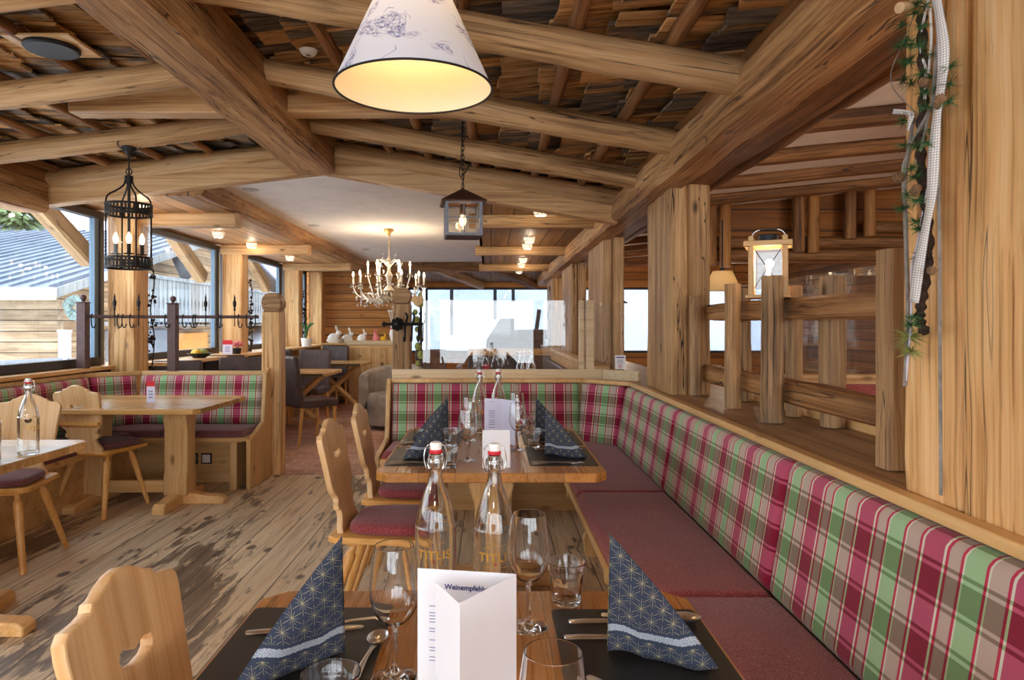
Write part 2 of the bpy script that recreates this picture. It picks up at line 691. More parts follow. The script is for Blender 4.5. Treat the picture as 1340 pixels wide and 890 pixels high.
M_['winframe'] = plain('window frame', rgb(58, 52, 50), .5, var=.03)
M_['winalu'] = plain('window alu', rgb(112, 132, 150), .4, .3, var=.03)
M_['white'] = plain('white paint', rgb(236, 234, 230), .5, var=.01)
M_['porcelain'] = plain('porcelain', rgb(240, 238, 234), .2, var=.01)
M_['red'] = plain('red rubber', rgb(206, 30, 44), .5, var=.02)
M_['paper'] = plain('white card', rgb(240, 240, 246), .6, var=.004)
M_['paper2'] = plain('lilac card', rgb(216, 212, 232), .6, var=.004)
M_['ink'] = plain('blue ink', rgb(44, 54, 120), .7, var=.02)
M_['inkgrey'] = plain('pale print', rgb(150, 154, 186), .7, var=.02)
M_['gold'] = plain('gold print', rgb(226, 172, 74), .35, .3, var=.03)
M_['placemat'] = plain('black mat', rgb(30, 28, 27), .42, spec=.5, nscale=300, var=.1, bump=.12)
M_['leather'] = plain('brown leather', rgb(80, 64, 62), .42, nscale=9, var=.14, bump=.12)
M_['suede'] = plain('taupe leather', rgb(150, 138, 126), .6, nscale=7, var=.16, bump=.2)
M_['black'] = plain('black plastic', rgb(28, 28, 30), .5)
M_['orange'] = plain('orange box', rgb(226, 150, 60), .6)
M_['grey'] = plain('grey metal', rgb(132, 132, 136), .5, .2)
M_['wax'] = plain('candle sleeve', rgb(236, 226, 204), .5, var=.02)
M_['silver'] = plain('antique silver', rgb(206, 196, 178), .3, .9, nscale=30)
M_['brass'] = plain('brass', rgb(196, 152, 84), .3, .9)
M_['snow'] = plain('snow', rgb(244, 246, 252), .8, nscale=2, var=.02, bump=.1)
M_['green'] = plain('needles', rgb(70, 112, 66), .6, nscale=20, var=.2)
M_['tree'] = plain('fir foliage', rgb(112, 128, 84), .8, nscale=2, var=.25)
M_['cone'] = plain('pine cone', rgb(134, 102, 74), .8, nscale=60, var=.25, bump=.4)
M_['lichen'] = plain('lichen', rgb(150, 156, 84), .9, nscale=40, var=.2)
M_['wreath'] = plain('pale wreath', rgb(134, 152, 146), .8, nscale=30, var=.2)
M_['flower'] = plain('pink petals', rgb(224, 130, 130), .6)
M_['yellow'] = plain('yellow', rgb(232, 184, 40), .5)
M_['bun'] = plain('grey fur', rgb(150, 130, 108), .9, nscale=40, var=.2)
M_['glass'] = glass('table glass')
M_['bottle'] = glass('bottle glass', (.985, .995, .99, 1), 0, 1.5)
M_['water'] = glass('water', (1, 1, 1, 1), 0, 1.33)
M_['crystal'] = glass('crystal', (1, 1, 1, 1), 0, 1.6)
M_['pane'] = pane('window glass', (.80, .82, .82, 1))
M_['pane_end'] = pane('window glass tinted to dim snow', (.48, .50, .52, 1))  # tint put in to dim the bright snow beyond the end windows
M_['acrylic'] = pane('acrylic sheet', (.97, .98, .98, 1), 1.6)
M_['lampglass'] = pane('lantern glass', (.96, .96, .95, 1), 1.2)
M_['bulb'] = emit('warm bulb', (1.0, .66, .34, 1), 5)
M_['flame'] = emit('candle bulb', (1.0, .74, .45, 1), 4)
M_['spot'] = emit('spot bulb', (1.0, .84, .62, 1), 1.1)


def m_plaid():
    t = NT('plaid fabric')
    uv = t.n('UVMap').outputs[0]
    u, v, _ = t.sep(uv)
    pu = t.math('FRACT', t.math('DIVIDE', u, .255))
    pv = t.math('FRACT', t.math('DIVIDE', v, .146))
    cr, pk = rgb(134, 26, 52), rgb(184, 80, 108)
    gr, lg = rgb(112, 144, 96), rgb(160, 196, 148)
    tp, be = rgb(136, 116, 100), rgb(190, 170, 156)
    dr, pr = rgb(140, 24, 48), rgb(196, 52, 84)
    pg, wh = rgb(158, 178, 130), rgb(216, 216, 196)

    # dark and light shot of the weave; ordering: wine band, pale edge, thin red, taupe, thin red, green, thin red, taupe
    P_ = (0, .21, .238, .27, .41, .44, .458, .675, .705, .724, .90, .93, .96)
    D = list(zip(P_, (cr, pg, dr, tp, dr, pg, gr, dr, pg, tp, dr, pg, cr)))
    L = list(zip(P_, (pk, wh, pr, be, pr, wh, lg, pr, wh, be, pr, wh, pk)))
    D = [(max(0, p - .0), q) for p, q in D]
    cd = t.ramp(pu, D, 'CONSTANT')
    cl = t.ramp(pu, L, 'CONSTANT')
    # weft: wide dark and light shots parted by thin counter shots
    k_, w_ = (0, 0, 0, 1), (1, 1, 1, 1)
    row = t.ramp(pv, [(0, k_), (.385, w_), (.445, k_), (.50, w_), (.885, k_), (.945, w_)], 'CONSTANT')
    c = t.mix(row, cd, cl)
    # twill
    w = t.n('TexWave', wave_type='BANDS', bands_direction='DIAGONAL')
    t.put(w.inputs['Vector'], t.scale(t.comb(u, v, 0.0), (1, 1, 1)))
    w.inputs['Scale'].default_value = 190
    c = t.mix(.10, c, t.ramp(w.outputs['Fac'], [(0, (.5, .5, .5, 1)), (1, (1, 1, 1, 1))]), 'MULTIPLY')
    nz = t.noise(t.comb(u, v, 0.0), 400, 2)
    t.principled(c, .85, 0, .15, t.bump(nz, .15, .002), Sheen_Weight=.15)
    return t.m


def m_burgundy(name, a, b, c3):
    t = NT(name)
    v = t.obj()
    n1 = t.noise(t.scale(v, (160, 420, 200)), 1.0, 2, .7)
    n2 = t.noise(t.scale(v, (430, 150, 200)), 1.0, 2, .7)
    n = t.math('ADD', t.math('MULTIPLY', n1, .5), t.math('MULTIPLY', n2, .5))
    c = t.ramp(n, [(.36, a), (.5, b), (.62, c3)])
    lo = t.noise(v, 7, 2)
    c = t.mix(1, c, t.ramp(lo, [(.3, (.9, .9, .9, 1)), (.7, (1.06, 1.06, 1.06, 1))]), 'MULTIPLY')
    t.principled(c, .9, 0, .12, t.bump(n, .35, .003), Sheen_Weight=.2)
    return t.m


M_['plaid'] = m_plaid()
M_['cushion'] = m_burgundy('burgundy weave', rgb(96, 40, 42), rgb(154, 66, 70), rgb(176, 118, 108))
M_['cushion_red'] = m_burgundy('wine weave', rgb(92, 34, 40), rgb(146, 58, 66), rgb(168, 104, 98))
M_['cushion_plum'] = m_burgundy('plum weave', rgb(78, 44, 46), rgb(118, 70, 72), rgb(142, 98, 96))


def m_floor():
    t = NT('worn plank floor')
    v = t.n('TexCoord').outputs['Object']
    x, y, z = t.sep(v)
    W = .185
    q = t.math('DIVIDE', x, W)
    idx = t.math('FLOOR', q)
    wn = t.n('TexWhiteNoise', noise_dimensions='1D')
    t.put(wn.inputs['W'], idx)
    sh = t.math('MULTIPLY', wn.outputs['Value'], 40.0)
    vs = t.vmath('ADD', v, t.comb(sh, sh, 0.0))
    g1 = t.noise(t.scale(vs, (26, 1.2, 1)), 1, 5, .65, .3)
    g2 = t.noise(t.scale(vs, (95, 2.5, 1)), 1, 3, .6)
    g = t.math('ADD', t.math('MULTIPLY', g1, .65), t.math('MULTIPLY', g2, .35))
    bare = t.ramp(g, [(.32, rgb(160, 134, 104)), (.48, rgb(220, 198, 164)), (.66, rgb(238, 220, 190))])
    dirt = t.ramp(g, [(.32, rgb(84, 70, 58)), (.5, rgb(122, 104, 88)), (.66, rgb(168, 146, 120))])
    # varnish left in ragged islands stretched along the boards
    a = t.noise(t.scale(v, (1.5, .55, 1)), 1, 3, .6)
    b = t.noise(t.scale(vs, (15, 3.0, 1)), 1, 6, .72, .5)
    m = t.math('ADD', t.math('MULTIPLY', a, 1.1), t.math('MULTIPLY', b, .75))
    worn = t.step(m, .955, 1.01)
    c = t.mix(worn, bare, dirt)
    # knots worn proud
    vo = t.n('TexVoronoi')
    t.put(vo.inputs['Vector'], t.scale(vs, (5.2, 3.2, 1)))
    vo.inputs['Scale'].default_value = 1
    wn2 = t.n('TexWhiteNoise', noise_dimensions='3D')
    t.put(wn2.inputs['Vector'], vo.outputs['Position'])
    edge = t.math('ADD', vo.outputs['Distance'], t.math('MULTIPLY', b, .16))
    k = t.math('MULTIPLY', t.math('SUBTRACT', 1.0, t.step(edge, .19, .25)), t.math('GREATER_THAN', wn2.outputs['Value'], .45))
    c = t.mix(t.math('MULTIPLY', k, .85), c, rgb(74, 60, 48))
    fr = t.math('FRACT', q)
    ds = t.math('MULTIPLY', t.math('MINIMUM', fr, t.math('SUBTRACT', 1.0, fr)), W)
    sm = t.math('SUBTRACT', 1.0, t.step(ds, .0015, .0045))
    c = t.mix(t.math('MULTIPLY', sm, .85), c, (.02, .015, .01, 1))
    pt = t.ramp(wn.outputs['Value'], [(0, (.84, .84, .86, 1)), (1, (1.08, 1.06, 1.03, 1))])
    c = t.mix(1, c, pt, 'MULTIPLY')
    h = t.math('SUBTRACT', t.math('ADD', g, t.math('MULTIPLY', worn, .6)), t.math('MULTIPLY', sm, 2))
    r = t.math('SUBTRACT', .52, t.math('MULTIPLY', worn, .2))
    t.principled(c, r, 0, .45, t.bump(h, .3, .004))
    return t.m


def m_brick():
    t = NT('brick paver floor')
    v = t.n('TexCoord').outputs['Object']
    b = t.n('TexBrick')
    t.put(b.inputs['Vector'], v)
    b.inputs['Color1'].default_value = rgb(196, 150, 128)
    b.inputs['Color2'].default_value = rgb(166, 120, 102)
    b.inputs['Mortar'].default_value = rgb(206, 182, 162)
    b.inputs['Scale'].default_value = 1
    b.inputs['Mortar Size'].default_value = .006
    b.inputs['Brick Width'].default_value = .24
    b.inputs['Row Height'].default_value = .12
    n = t.noise(v, 18, 4)
    c = t.mix(1, b.outputs['Color'], t.ramp(n, [(.3, (.8, .8, .8, 1)), (.7, (1.15, 1.12, 1.1, 1))]), 'MULTIPLY')
    t.principled(c, .5, 0, .4, t.bump(b.outputs['Fac'], -.4, .004))
    return t.m


def m_shingle():
    t = NT('split shingles')
    v = t.n('TexCoord').outputs['Object']
    at = t.n('Attribute', attribute_name='tone').outputs['Color']
    r, g_, b_ = t.sep(at)
    o = t.math('MULTIPLY', r, 60.0)
    vv = t.vmath('ADD', v, t.comb(o, o, o))
    g = t.noise(t.scale(vv, (2.2, 34, 34)), 1, 5, .65, .2)
    warm = t.ramp(g, [(.32, rgb(120, 80, 44)), (.5, rgb(196, 150, 96)), (.66, rgb(228, 188, 134))])
    grey = t.ramp(g, [(.32, rgb(58, 52, 48)), (.5, rgb(112, 102, 92)), (.7, rgb(158, 142, 124))])
    st = t.noise(t.scale(vv, (2.4, 9, 9)), 1, 4, .65)
    f = t.step(t.math('ADD', st, t.math('MULTIPLY', t.math('SUBTRACT', g_, .5), .5)), .5, .62)
    c = t.mix(f, warm, grey)
    c = t.mix(1, c, t.ramp(b_, [(0, (.7, .7, .7, 1)), (1, (1.2, 1.17, 1.12, 1))]), 'MULTIPLY')
    t.principled(c, .75, 0, .2, t.bump(g, .4, .004))
    return t.m


def m_napkin():
    t = NT('star napkin')
    uv = t.n('UVMap').outputs[0]
    u, v, _ = t.sep(uv)
    masks = None
    for ox, oy in ((0, 0), (.5, .5)):
        a = t.math('SUBTRACT', t.math('FRACT', t.math('ADD', t.math('DIVIDE', u, .0335), ox)), .5)
        b = t.math('SUBTRACT', t.math('FRACT', t.math('ADD', t.math('DIVIDE', v, .039), oy)), .5)
        a = t.math('MULTIPLY', a, .0335)
        b = t.math('MULTIPLY', b, .039)
        r = t.math('SQRT', t.math('ADD', t.math('MULTIPLY', a, a), t.math('MULTIPLY', b, b)))
        th = t.math('ARCTAN2', b, a)
        big = t.math('MULTIPLY', t.math('ABSOLUTE', t.math('SINE', t.math('MULTIPLY', t.math('ADD', th, PI / 6), 3.0))), t.math('DIVIDE', r, 3.0))
        sml = t.math('MULTIPLY', t.math('ABSOLUTE', t.math('SINE', t.math('MULTIPLY', th, 6.0))), t.math('DIVIDE', r, 6.0))
        m1 = t.math('MULTIPLY', t.math('LESS_THAN', big, .00026), t.math('LESS_THAN', r, .0165))
        m2 = t.math('MULTIPLY', t.math('LESS_THAN', sml, .0002), t.math('LESS_THAN', r, .0095))
        m = t.math('MAXIMUM', m1, m2)
        masks = m if masks is None else t.math('MAXIMUM', masks, m)
    uvv = t.comb(u, v, 0.0)
    nb = t.noise(t.scale(uvv, (260, 520, 1)), 1, 2, .6)
    ve = t.math('ADD', v, t.math('MULTIPLY', t.math('SUBTRACT', nb, .5), .006))
    bnd = t.math('MULTIPLY', t.math('GREATER_THAN', ve, .046), t.math('LESS_THAN', ve, .057))
    bnd = t.math('MULTIPLY', bnd, t.step(t.noise(t.scale(uvv, (900, 900, 1)), 1, 1), .38, .5))
    clear = t.math('MULTIPLY', t.math('GREATER_THAN', v, .041), t.math('LESS_THAN', v, .062))
    masks = t.math('MULTIPLY', masks, t.math('SUBTRACT', 1.0, clear))
    c = t.mix(t.math('MULTIPLY', masks, .8), rgb(54, 62, 80), rgb(176, 164, 122))
    c = t.mix(bnd, c, rgb(176, 184, 194))
    n = t.noise(uvv, 700, 2)
    t.principled(c, .85, 0, .15, t.bump(n, .2, .001))
    return t.m


def m_shade():
    """white fabric lampshade, printed outside with loose blue fir and mountain sketches"""
    t = NT('toile lampshade')
    uv = t.n('UVMap').outputs[0]
    u, v, _ = t.sep(uv)
    w = t.comb(u, v, 0.0)
    wp = t.noise(t.scale(w, (4, 4, 1)), 1, 2)
    ww = t.vmath('ADD', w, t.comb(t.math('MULTIPLY', wp, .12), t.math('MULTIPLY', wp, .12), 0.0))
    patch = t.step(t.noise(t.scale(ww, (7, 8, 1)), 1, 2, .5), .55, .6)
    hat = t.noise(t.scale(ww, (70, 150, 1)), 1, 4, .75, 1.2)
    hm = t.math('MULTIPLY', patch, t.step(hat, .47, .56))
    ln = t.math('ABSOLUTE', t.math('SUBTRACT', t.noise(t.scale(ww, (6, 8, 1)), 1, 1, .45), .5))
    gate = t.step(t.noise(t.scale(w, (9, 9, 1)), 1, 1), .54, .58)
    lm = t.math('MULTIPLY', t.math('MULTIPLY', t.math('LESS_THAN', ln, .005), gate), .6)
    m = t.math('MAXIMUM', hm, lm)
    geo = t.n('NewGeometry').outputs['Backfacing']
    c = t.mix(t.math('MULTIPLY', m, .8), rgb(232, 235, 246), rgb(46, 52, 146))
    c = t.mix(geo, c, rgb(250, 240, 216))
    dif = t.n('BsdfDiffuse')
    t.put(dif.inputs[0], c)
    trl = t.n('BsdfTranslucent')
    t.put(trl.inputs[0], c)
    mx = t.n('MixShader')
    mx.inputs[0].default_value = .16
    t.t.links.new(dif.outputs[0], mx.inputs[1])
    t.t.links.new(trl.outputs[0], mx.inputs[2])
    t.t.links.new(mx.outputs[0], t.out.inputs[0])
    return t.m


def m_metal_roof():
    t = NT('standing seam roof')
    v = t.n('TexCoord').outputs['Object']
    n = t.noise(v, 1.2, 3)
    c = t.ramp(n, [(.3, rgb(90, 98, 114)), (.7, rgb(122, 130, 146))])
    t.principled(c, .45, .2, .4)
    return t.m


def m_slope():
    t = NT('snow slope')
    v = t.n('TexCoord').outputs['Object']
    n = t.noise(t.scale(v, (.25, .12, .3)), 1, 5, .6)
    c = t.ramp(n, [(.34, rgb(206, 212, 228)), (.5, rgb(232, 236, 246)), (.66, rgb(246, 248, 252))])
    t.principled(c, .85, 0, .2)
    return t.m


def m_gingham():
    t = NT('gingham ribbon')
    uv = t.n('UVMap').outputs[0]
    u, v, _ = t.sep(uv)
    a = t.math('LESS_THAN', t.math('FRACT', t.math('DIVIDE', u, .0056)), .42)
    b = t.math('LESS_THAN', t.math('FRACT', t.math('DIVIDE', v, .0056)), .42)
    f = t.math('MULTIPLY', t.math('ADD', a, b), .36)
    t.principled(t.mix(f, rgb(240, 236, 230), rgb(122, 108, 104)), .8, 0, .2)
    return t.m




M_['floor'] = m_floor()
M_['brick'] = m_brick()
M_['shingle'] = m_shingle()
M_['napkin'] = m_napkin()
M_['shade'] = m_shade()
M_['roof'] = m_metal_roof()
M_['slope'] = m_slope()
M_['ribbon'] = m_gingham()
M_['chalet'] = wood('chalet boards', rgb(142, 112, 80), rgb(190, 160, 122), rgb(212, 186, 150), 'Y', .7, 10, .4, .3, .6,
                    rgb(128, 100, 72), .5, .2, plank=(2, .2), seam=.012)
M_['chaletX'] = wood('chalet eave boards', rgb(160, 132, 102), rgb(204, 178, 144), rgb(222, 202, 170), 'X', .7, 10, .4, .3, .6,
                     rgb(128, 100, 72), .5, .2, plank=(2, .2), seam=.012)
M_['greyboard'] = wood('grey balcony', rgb(112, 110, 108), rgb(146, 146, 144), rgb(168, 168, 164), 'Z', .8, 10, .4, .2, .2, None, 0, .2)
SKY, EXPO = 3.3, 1.1
# ------------------------------------------------------------------ floors
mb = MB(); mb.box((-3.6, -4.2, -.06), (1.5, 6.0, 0))
struct(mb.build('floor', M_['floor'], smooth=0), 'worn plank floor with dark varnish patches between the tables', 'floor')
mb = MB(); mb.box((-3.6, 6.0, -.06), (6.2, 14.2, -.002)); mb.box((1.5, -4.2, -.06), (6.2, 6.0, -.002))
struct(mb.build('floor_brick', M_['brick'], smooth=0), 'reddish brick floor of the rear dining area', 'floor')

# ------------------------------------------------------------------ shingled gable roof over the front room
RX, RZ, SLR, SLL = -1.32, 2.655, .171, .119


def zr(x):
    return RZ - (SLR * (x - RX) if x > RX else SLL * (RX - x))


me_v, me_f, me_t = [], [], []


def shingle(cx, cy, w, l, slope, tilt):
    z = zr(cx) + .136 + RND.uniform(-.006, .006)
    th = RND.uniform(.008, .016)
    M = Matrix.Translation((cx, cy, z)) @ Matrix.Rotation(math.atan(-slope) + tilt, 4, 'Y') @ \
        Matrix.Rotation(RND.uniform(-.03, .03), 4, 'Z') @ Matrix.Rotation(RND.uniform(-.06, .06), 4, 'X')
    o = len(me_v)
    ends = [RND.uniform(-.012, .012) for _ in range(4)]
    for zz in (0, th):
        for k, (sx, sy) in enumerate(((-1, -1), (1, -1), (1, 1), (-1, 1))):
            me_v.append(tuple(M @ Vector((sx * l / 2 + ends[k], sy * w / 2, zz))))
    for f in ((3, 2, 1, 0), (4, 5, 6, 7), (0, 1, 5, 4), (1, 2, 6, 5), (2, 3, 7, 6), (3, 0, 4, 7)):
        me_f.append(tuple(i + o for i in f))
    me_t.extend([(RND.random(), RND.random(), RND.random(), 1)] * 6)


for side, x0, x1 in ((1, RX, 1.02), (-1, -3.62, RX)):
    x = x0
    while x < x1 - .02:
        y = -3.2 + RND.uniform(0, .1)
        while y < 5.36:
            w = RND.choice((.08, .1, .12, .15, .18)) + RND.uniform(-.01, .01)
            shingle(x + .1 + RND.uniform(-.03, .03), y + w / 2, w - .004, RND.uniform(.24, .31), SLR if side > 0 else -SLL,
                    side * RND.uniform(.05, .12))
            y += w
        x += .2
sh = bpy.data.meshes.new('ceiling_shingles')
sh.from_pydata(me_v, [], me_f)
ca = sh.attributes.new('tone', 'BYTE_COLOR', 'CORNER')
k = 0
for p, tcol in zip(sh.polygons, me_t):
    for li in p.loop_indices:
        ca.data[li].color = tcol
struct(link('ceiling_shingles', sh, M_['shingle']), 'underside of the split wood shingle roof seen between the rafters', 'ceiling')
mb = MB()
for xa, xb in ((-3.7, RX), (RX, 1.1)):
    mb.prism([(xa, zr(xa) + .18), (xb, zr(xb) + .18), (xb, zr(xb) + .22), (xa, zr(xa) + .22)], 'xz', -3.4, 5.42)
struct(mb.build('ceiling', M_['wallX_dark'], smooth=0), 'dark roof boarding behind the shingles', 'ceiling')

# ridge, rafters, battens
struct(timber('ridge_beam', (RX, -3.3, 2.585), (RX, 5.1, 2.585), .31, .29, M_['beam'], rough=.014, cham=.035),
       'massive hewn ridge beam running down the shingled ceiling', 'beam')
YR = [-1.9, -.1, .8, 1.7, 2.62, 3.55, 4.44]
ORD = ['behind the camera', 'nearest', 'second nearest', 'third from the front', 'behind the big lampshade', 'above the iron lantern chain',
       'last before the fascia']
for y, nm in zip(YR, ORD):
    struct(timber('rafter', (RX + .05, y, zr(RX)), (1.0, y, zr(1.0)), .14, .135, M_['log'], rnd=True, rough=.008),
           'round log rafter on the right roof slope, ' + nm, 'beam')
    struct(timber('rafter', (RX - .05, y, zr(RX)), (-3.6, y, zr(-3.6)), .14, .135, M_['log'], rnd=True, rough=.008),
           'round log rafter on the left roof slope, ' + nm, 'beam')
bx = [-3.35, -2.95, -2.55, -2.15, -1.75, -.79, -.5, -.1, .31, .7]
for i, x in enumerate(bx):
    struct(timber('roof_batten', (x, -3.2, zr(x) + .092), (x + RND.uniform(-.03, .03), 5.3, zr(x) + .092), .062, .056, M_['batten'], rnd=True,
                  rough=.005), 'thin round roof batten under the shingles, line %d from the window side' % (i + 1), 'batten')
# end fascia of the gable: log with a planed board below
for xa, xb, nm in ((RX, .97, 'right'), (RX, -3.62, 'left')):
    struct(timber('fascia_log', (xa, 5.28, zr(xa) + .03), (xb, 5.28, zr(xb) + .03), .16, .15, M_['log'], rnd=True, rough=.008),
           'log along the end of the shingled gable, %s slope' % nm, 'beam')
    mb = MB()
    L = abs(xb - xa)
    lo, hi = sorted((xa, xb))
    mb.prism([(lo, zr(lo) - .165), (hi, zr(hi) - .165), (hi, zr(hi) - .03), (lo, zr(lo) - .03)], 'xz', 5.24, 5.36)
    struct(mb.build('fascia_board', M_['planed'], bevel=.006), 'planed board under the gable end log, %s slope' % nm, 'beam')
mb = MB()
mb.prism([(-3.62, zr(-3.62) + .02), (RX, zr(RX) + .02), (.98, zr(.98) + .02), (1.1, zr(1.1) + .2), (RX, zr(RX) + .2), (-3.7, zr(-3.7) + .2)], 'xz', 5.37, 5.41)
struct(mb.build('wall_gable_infill', M_['wallX_dark'], smooth=0), 'dark boards closing the gap above the gable end log', 'wall')
mb = MB()
mb.prism([(-2.42, 2.535), (-.2, 2.535), (-.2, 2.57), (RX, 2.75), (-2.42, 2.61)], 'xz', 3.9, 4.03)
struct(mb.build('tie_beam', M_['planed'], bevel=.008), 'planed flat tie beam crossing under the ridge beam', 'beam')
struct(timber('wall_plate', (-3.5, -3.3, 2.3), (-3.5, 5.2, 2.3), .26, .25, M_['beam'], rough=.014, cham=.03),
       'hewn wall plate beam above the near left windows, cut end showing', 'beam')

# ------------------------------------------------------------------ main beam on the right and its posts
struct(timber('main_beam', (1.03, -3.0, 2.21), (1.03, 13.9, 2.21), .21, .19, M_['beam'], rough=.012, cham=.03),
       'long hewn beam carried by the right row of posts', 'beam')
struct(timber('soffit_beam', (1.21, -3.0, 2.24), (1.21, 13.9, 2.24), .17, .2, M_['beam_dark'], rough=.01),
       'second dark beam beside the long beam, underside', 'beam')
struct(timber('edge_log', (1.37, -3.0, 2.25), (1.37, 13.9, 2.25), .17, .17, M_['beam_dark'], rnd=True, rough=.01),
       'dark round log along the far edge of the long beam', 'beam')
mb = MB()
for y0, y1 in ((-3.0, 5.3),):
    mb.box((1.0, y0, 2.29), (1.06, y1, 2.62))
struct(mb.build('wall_frieze', M_['wallY'], smooth=0), 'board infill between rafters above the long beam', 'wall')
for y0, y1, x0, x1, nm, mt in ((1.12, 1.695, 1.01, 1.42, 'nearest honey coloured post with the hanging garland', 'post_fresh'),
                               (3.97, 4.6, 1.04, 1.28, 'post with woodworm holes at the end of the log fence', 'post'),
                               (6.35, 7.4, 1.04, 1.24, 'grey post behind the pale pine slats', 'post'),
                               (8.9, 10.2, 1.04, 1.24, 'post second furthest along the long beam', 'post'),
                               (11.6, 12.8, 1.04, 1.24, 'furthest post beside the snowy end window', 'post')):
    # each post is a pair of hewn balks standing side by side
    ym = y0 + (y1 - y0) * .62
    p = thing('timber_post', nm, 'post', ((x0 + x1) / 2, (y0 + y1) / 2, .9))
    p['kind'] = 'structure'
    w = x1 - x0
    if 'worm' in nm:
        mt = 'post_worm'
    for k, (ya, yb, xa, xb) in enumerate(((y0, ym, -w / 2, -w / 2 + w * .42), (y0 + .012, ym, -w / 2 + w * .425, w / 2), (ym + .004, y1, -w / 2 + .01, w / 2 - .01))):
        o = timber('balk', ((xa + xb) / 2, (ya + yb) / 2 - (y0 + y1) / 2, 0), ((xa + xb) / 2, (ya + yb) / 2 - (y0 + y1) / 2, 1.24),
                   yb - ya, xb - xa, M_[mt], rough=.006, cham=.014, parent=p, up=(1, 0, 0))
        # local frame: x up, so width/height follow the balk plan
        o.data.transform(Matrix.Identity(4))

# parapet under the shelf
mb = MB(); mb.box((1.0, -3.0, 0), (1.5, 13.9, .885))
struct(mb.build('wall_parapet', M_['wallY'], smooth=0), 'low boarded parapet behind the plaid bench', 'wall')
mb = MB(); mb.box((1.0, -3.0, .885), (1.52, 13.9, .912))
struct(mb.build('parapet_shelf', M_['shelf'], bevel=.004), 'grey brown plank shelf behind the bench carrying the posts', 'shelf')

# ------------------------------------------------------------------ rear ceiling
mb = MB(); mb.box((-2.45, 5.36, 2.47), (-.1, 12.6, 2.5))
struct(mb.build('ceiling_plaster', M_['plaster'], smooth=0), 'white plaster ceiling panel over the rear dining area', 'ceiling')
mb = MB(); mb.box((-3.6, 5.36, 2.33), (-2.36, 12.9, 2.36))
struct(mb.build('ceiling_soffit_left', M_['soffit'], smooth=0), 'pine boarded soffit along the window side', 'ceiling')
mb = MB(); mb.box((-.14, 5.36, 2.31), (1.0, 12.9, 2.34)); mb.box((-.14, 5.36, 2.31), (-.11, 12.9, 2.5))
struct(mb.build('ceiling_soffit_right', M_['soffit_old'], smooth=0), 'boarded soffit beside the long beam', 'ceiling')
struct(timber('ceiling_beam', (-2.36, 5.37, 2.425), (-2.36, 12.8, 2.425), .2, .17, M_['beam'], rough=.012, cham=.03),
       'hewn beam between the plaster ceiling and the left soffit', 'beam')
for y, nm in ((6.2, 'nearest'), (8.65, 'middle'), (11.2, 'furthest')):
    struct(timber('soffit_joist', (-.2, y, 2.26), (1.0, y, 2.26), .13, .12, M_['log'], rough=.006),
           'log joist across the right soffit, ' + nm, 'beam')
    struct(timber('soffit_joist', (-3.4, y, 2.27), (-2.3, y, 2.27), .16, .13, M_['planed'], rough=.006),
           'pale joist across the left soffit above the windows, ' + nm, 'beam')
mb = MB()
mb.prism([(12.55, 2.5), (14.2, 2.14), (14.2, 2.18), (12.55, 2.54)], 'yz', -3.6, 1.1)
struct(mb.build('ceiling_rear', M_['soffit_old'], smooth=0), 'sloping board ceiling over the end window', 'ceiling')
struct(timber('end_beam', (-3.5, 12.62, 2.4), (1.0, 12.62, 2.4), .18, .2, M_['beam_dark'], rough=.01), 'dark cross beam at the end of the plaster ceiling', 'beam')
struct(timber('hip_rafter', (-1.15, 12.6, 2.42), (-.2, 14.0, 2.12), .14, .15, M_['log'], rough=.008), 'diagonal log under the rear ceiling', 'beam')
struct(timber('hip_rafter', (.0, 12.6, 2.4), (.9, 14.0, 2.12), .14, .15, M_['beam_dark'], rough=.008), 'dark diagonal log under the rear ceiling near the long beam', 'beam')

# ------------------------------------------------------------------ left window wall
mb = MB(); mb.box((-3.62, -4.2, 0), (-3.36, 12.9, .93))
struct(mb.build('wall_left', M_['wallY'], smooth=0), 'low boarded wall under the left windows', 'wall')
mb = MB(); mb.box((-3.62, 6.4, .93), (-3.0, 12.9, .965)); mb.box((-3.62, -4.2, .93), (-3.32, 6.05, .962))
struct(mb.build('window_sill_left', M_['pineY'], bevel=.005), 'pale pine sill below the left windows', 'sill')
mb = MB(); mb.box((-3.62, -4.2, 2.17), (-3.4, 2.6, 2.2)); mb.box((-3.66, -4.2, 2.4), (-3.4, 5.3, 2.62)); mb.box((-3.66, 5.3, 2.3), (-3.5, 12.9, 2.5))
struct(mb.build('wall_left_header', M_['wallY'], smooth=0), 'boarding above the left windows', 'wall')
ly = [-3.4, -.9, 2.6, 6.05, 8.62, 11.2, 12.7]
pn = ['behind the camera', 'beside the camera', 'near left', 'with the iron lantern in front of it', 'behind the coat rail', 'behind the leather chairs', 'in the far corner']
for y, nm in zip(ly, pn):
    struct(timber('window_post', (-3.27, y + .1, 0), (-3.27, y + .1, 2.36 if y > 5 else 2.2), .24, .25, M_['post_fresh'], rough=.008, cham=.015, up=(1, 0, 0)),
           'hewn honey coloured window post ' + nm, 'post')
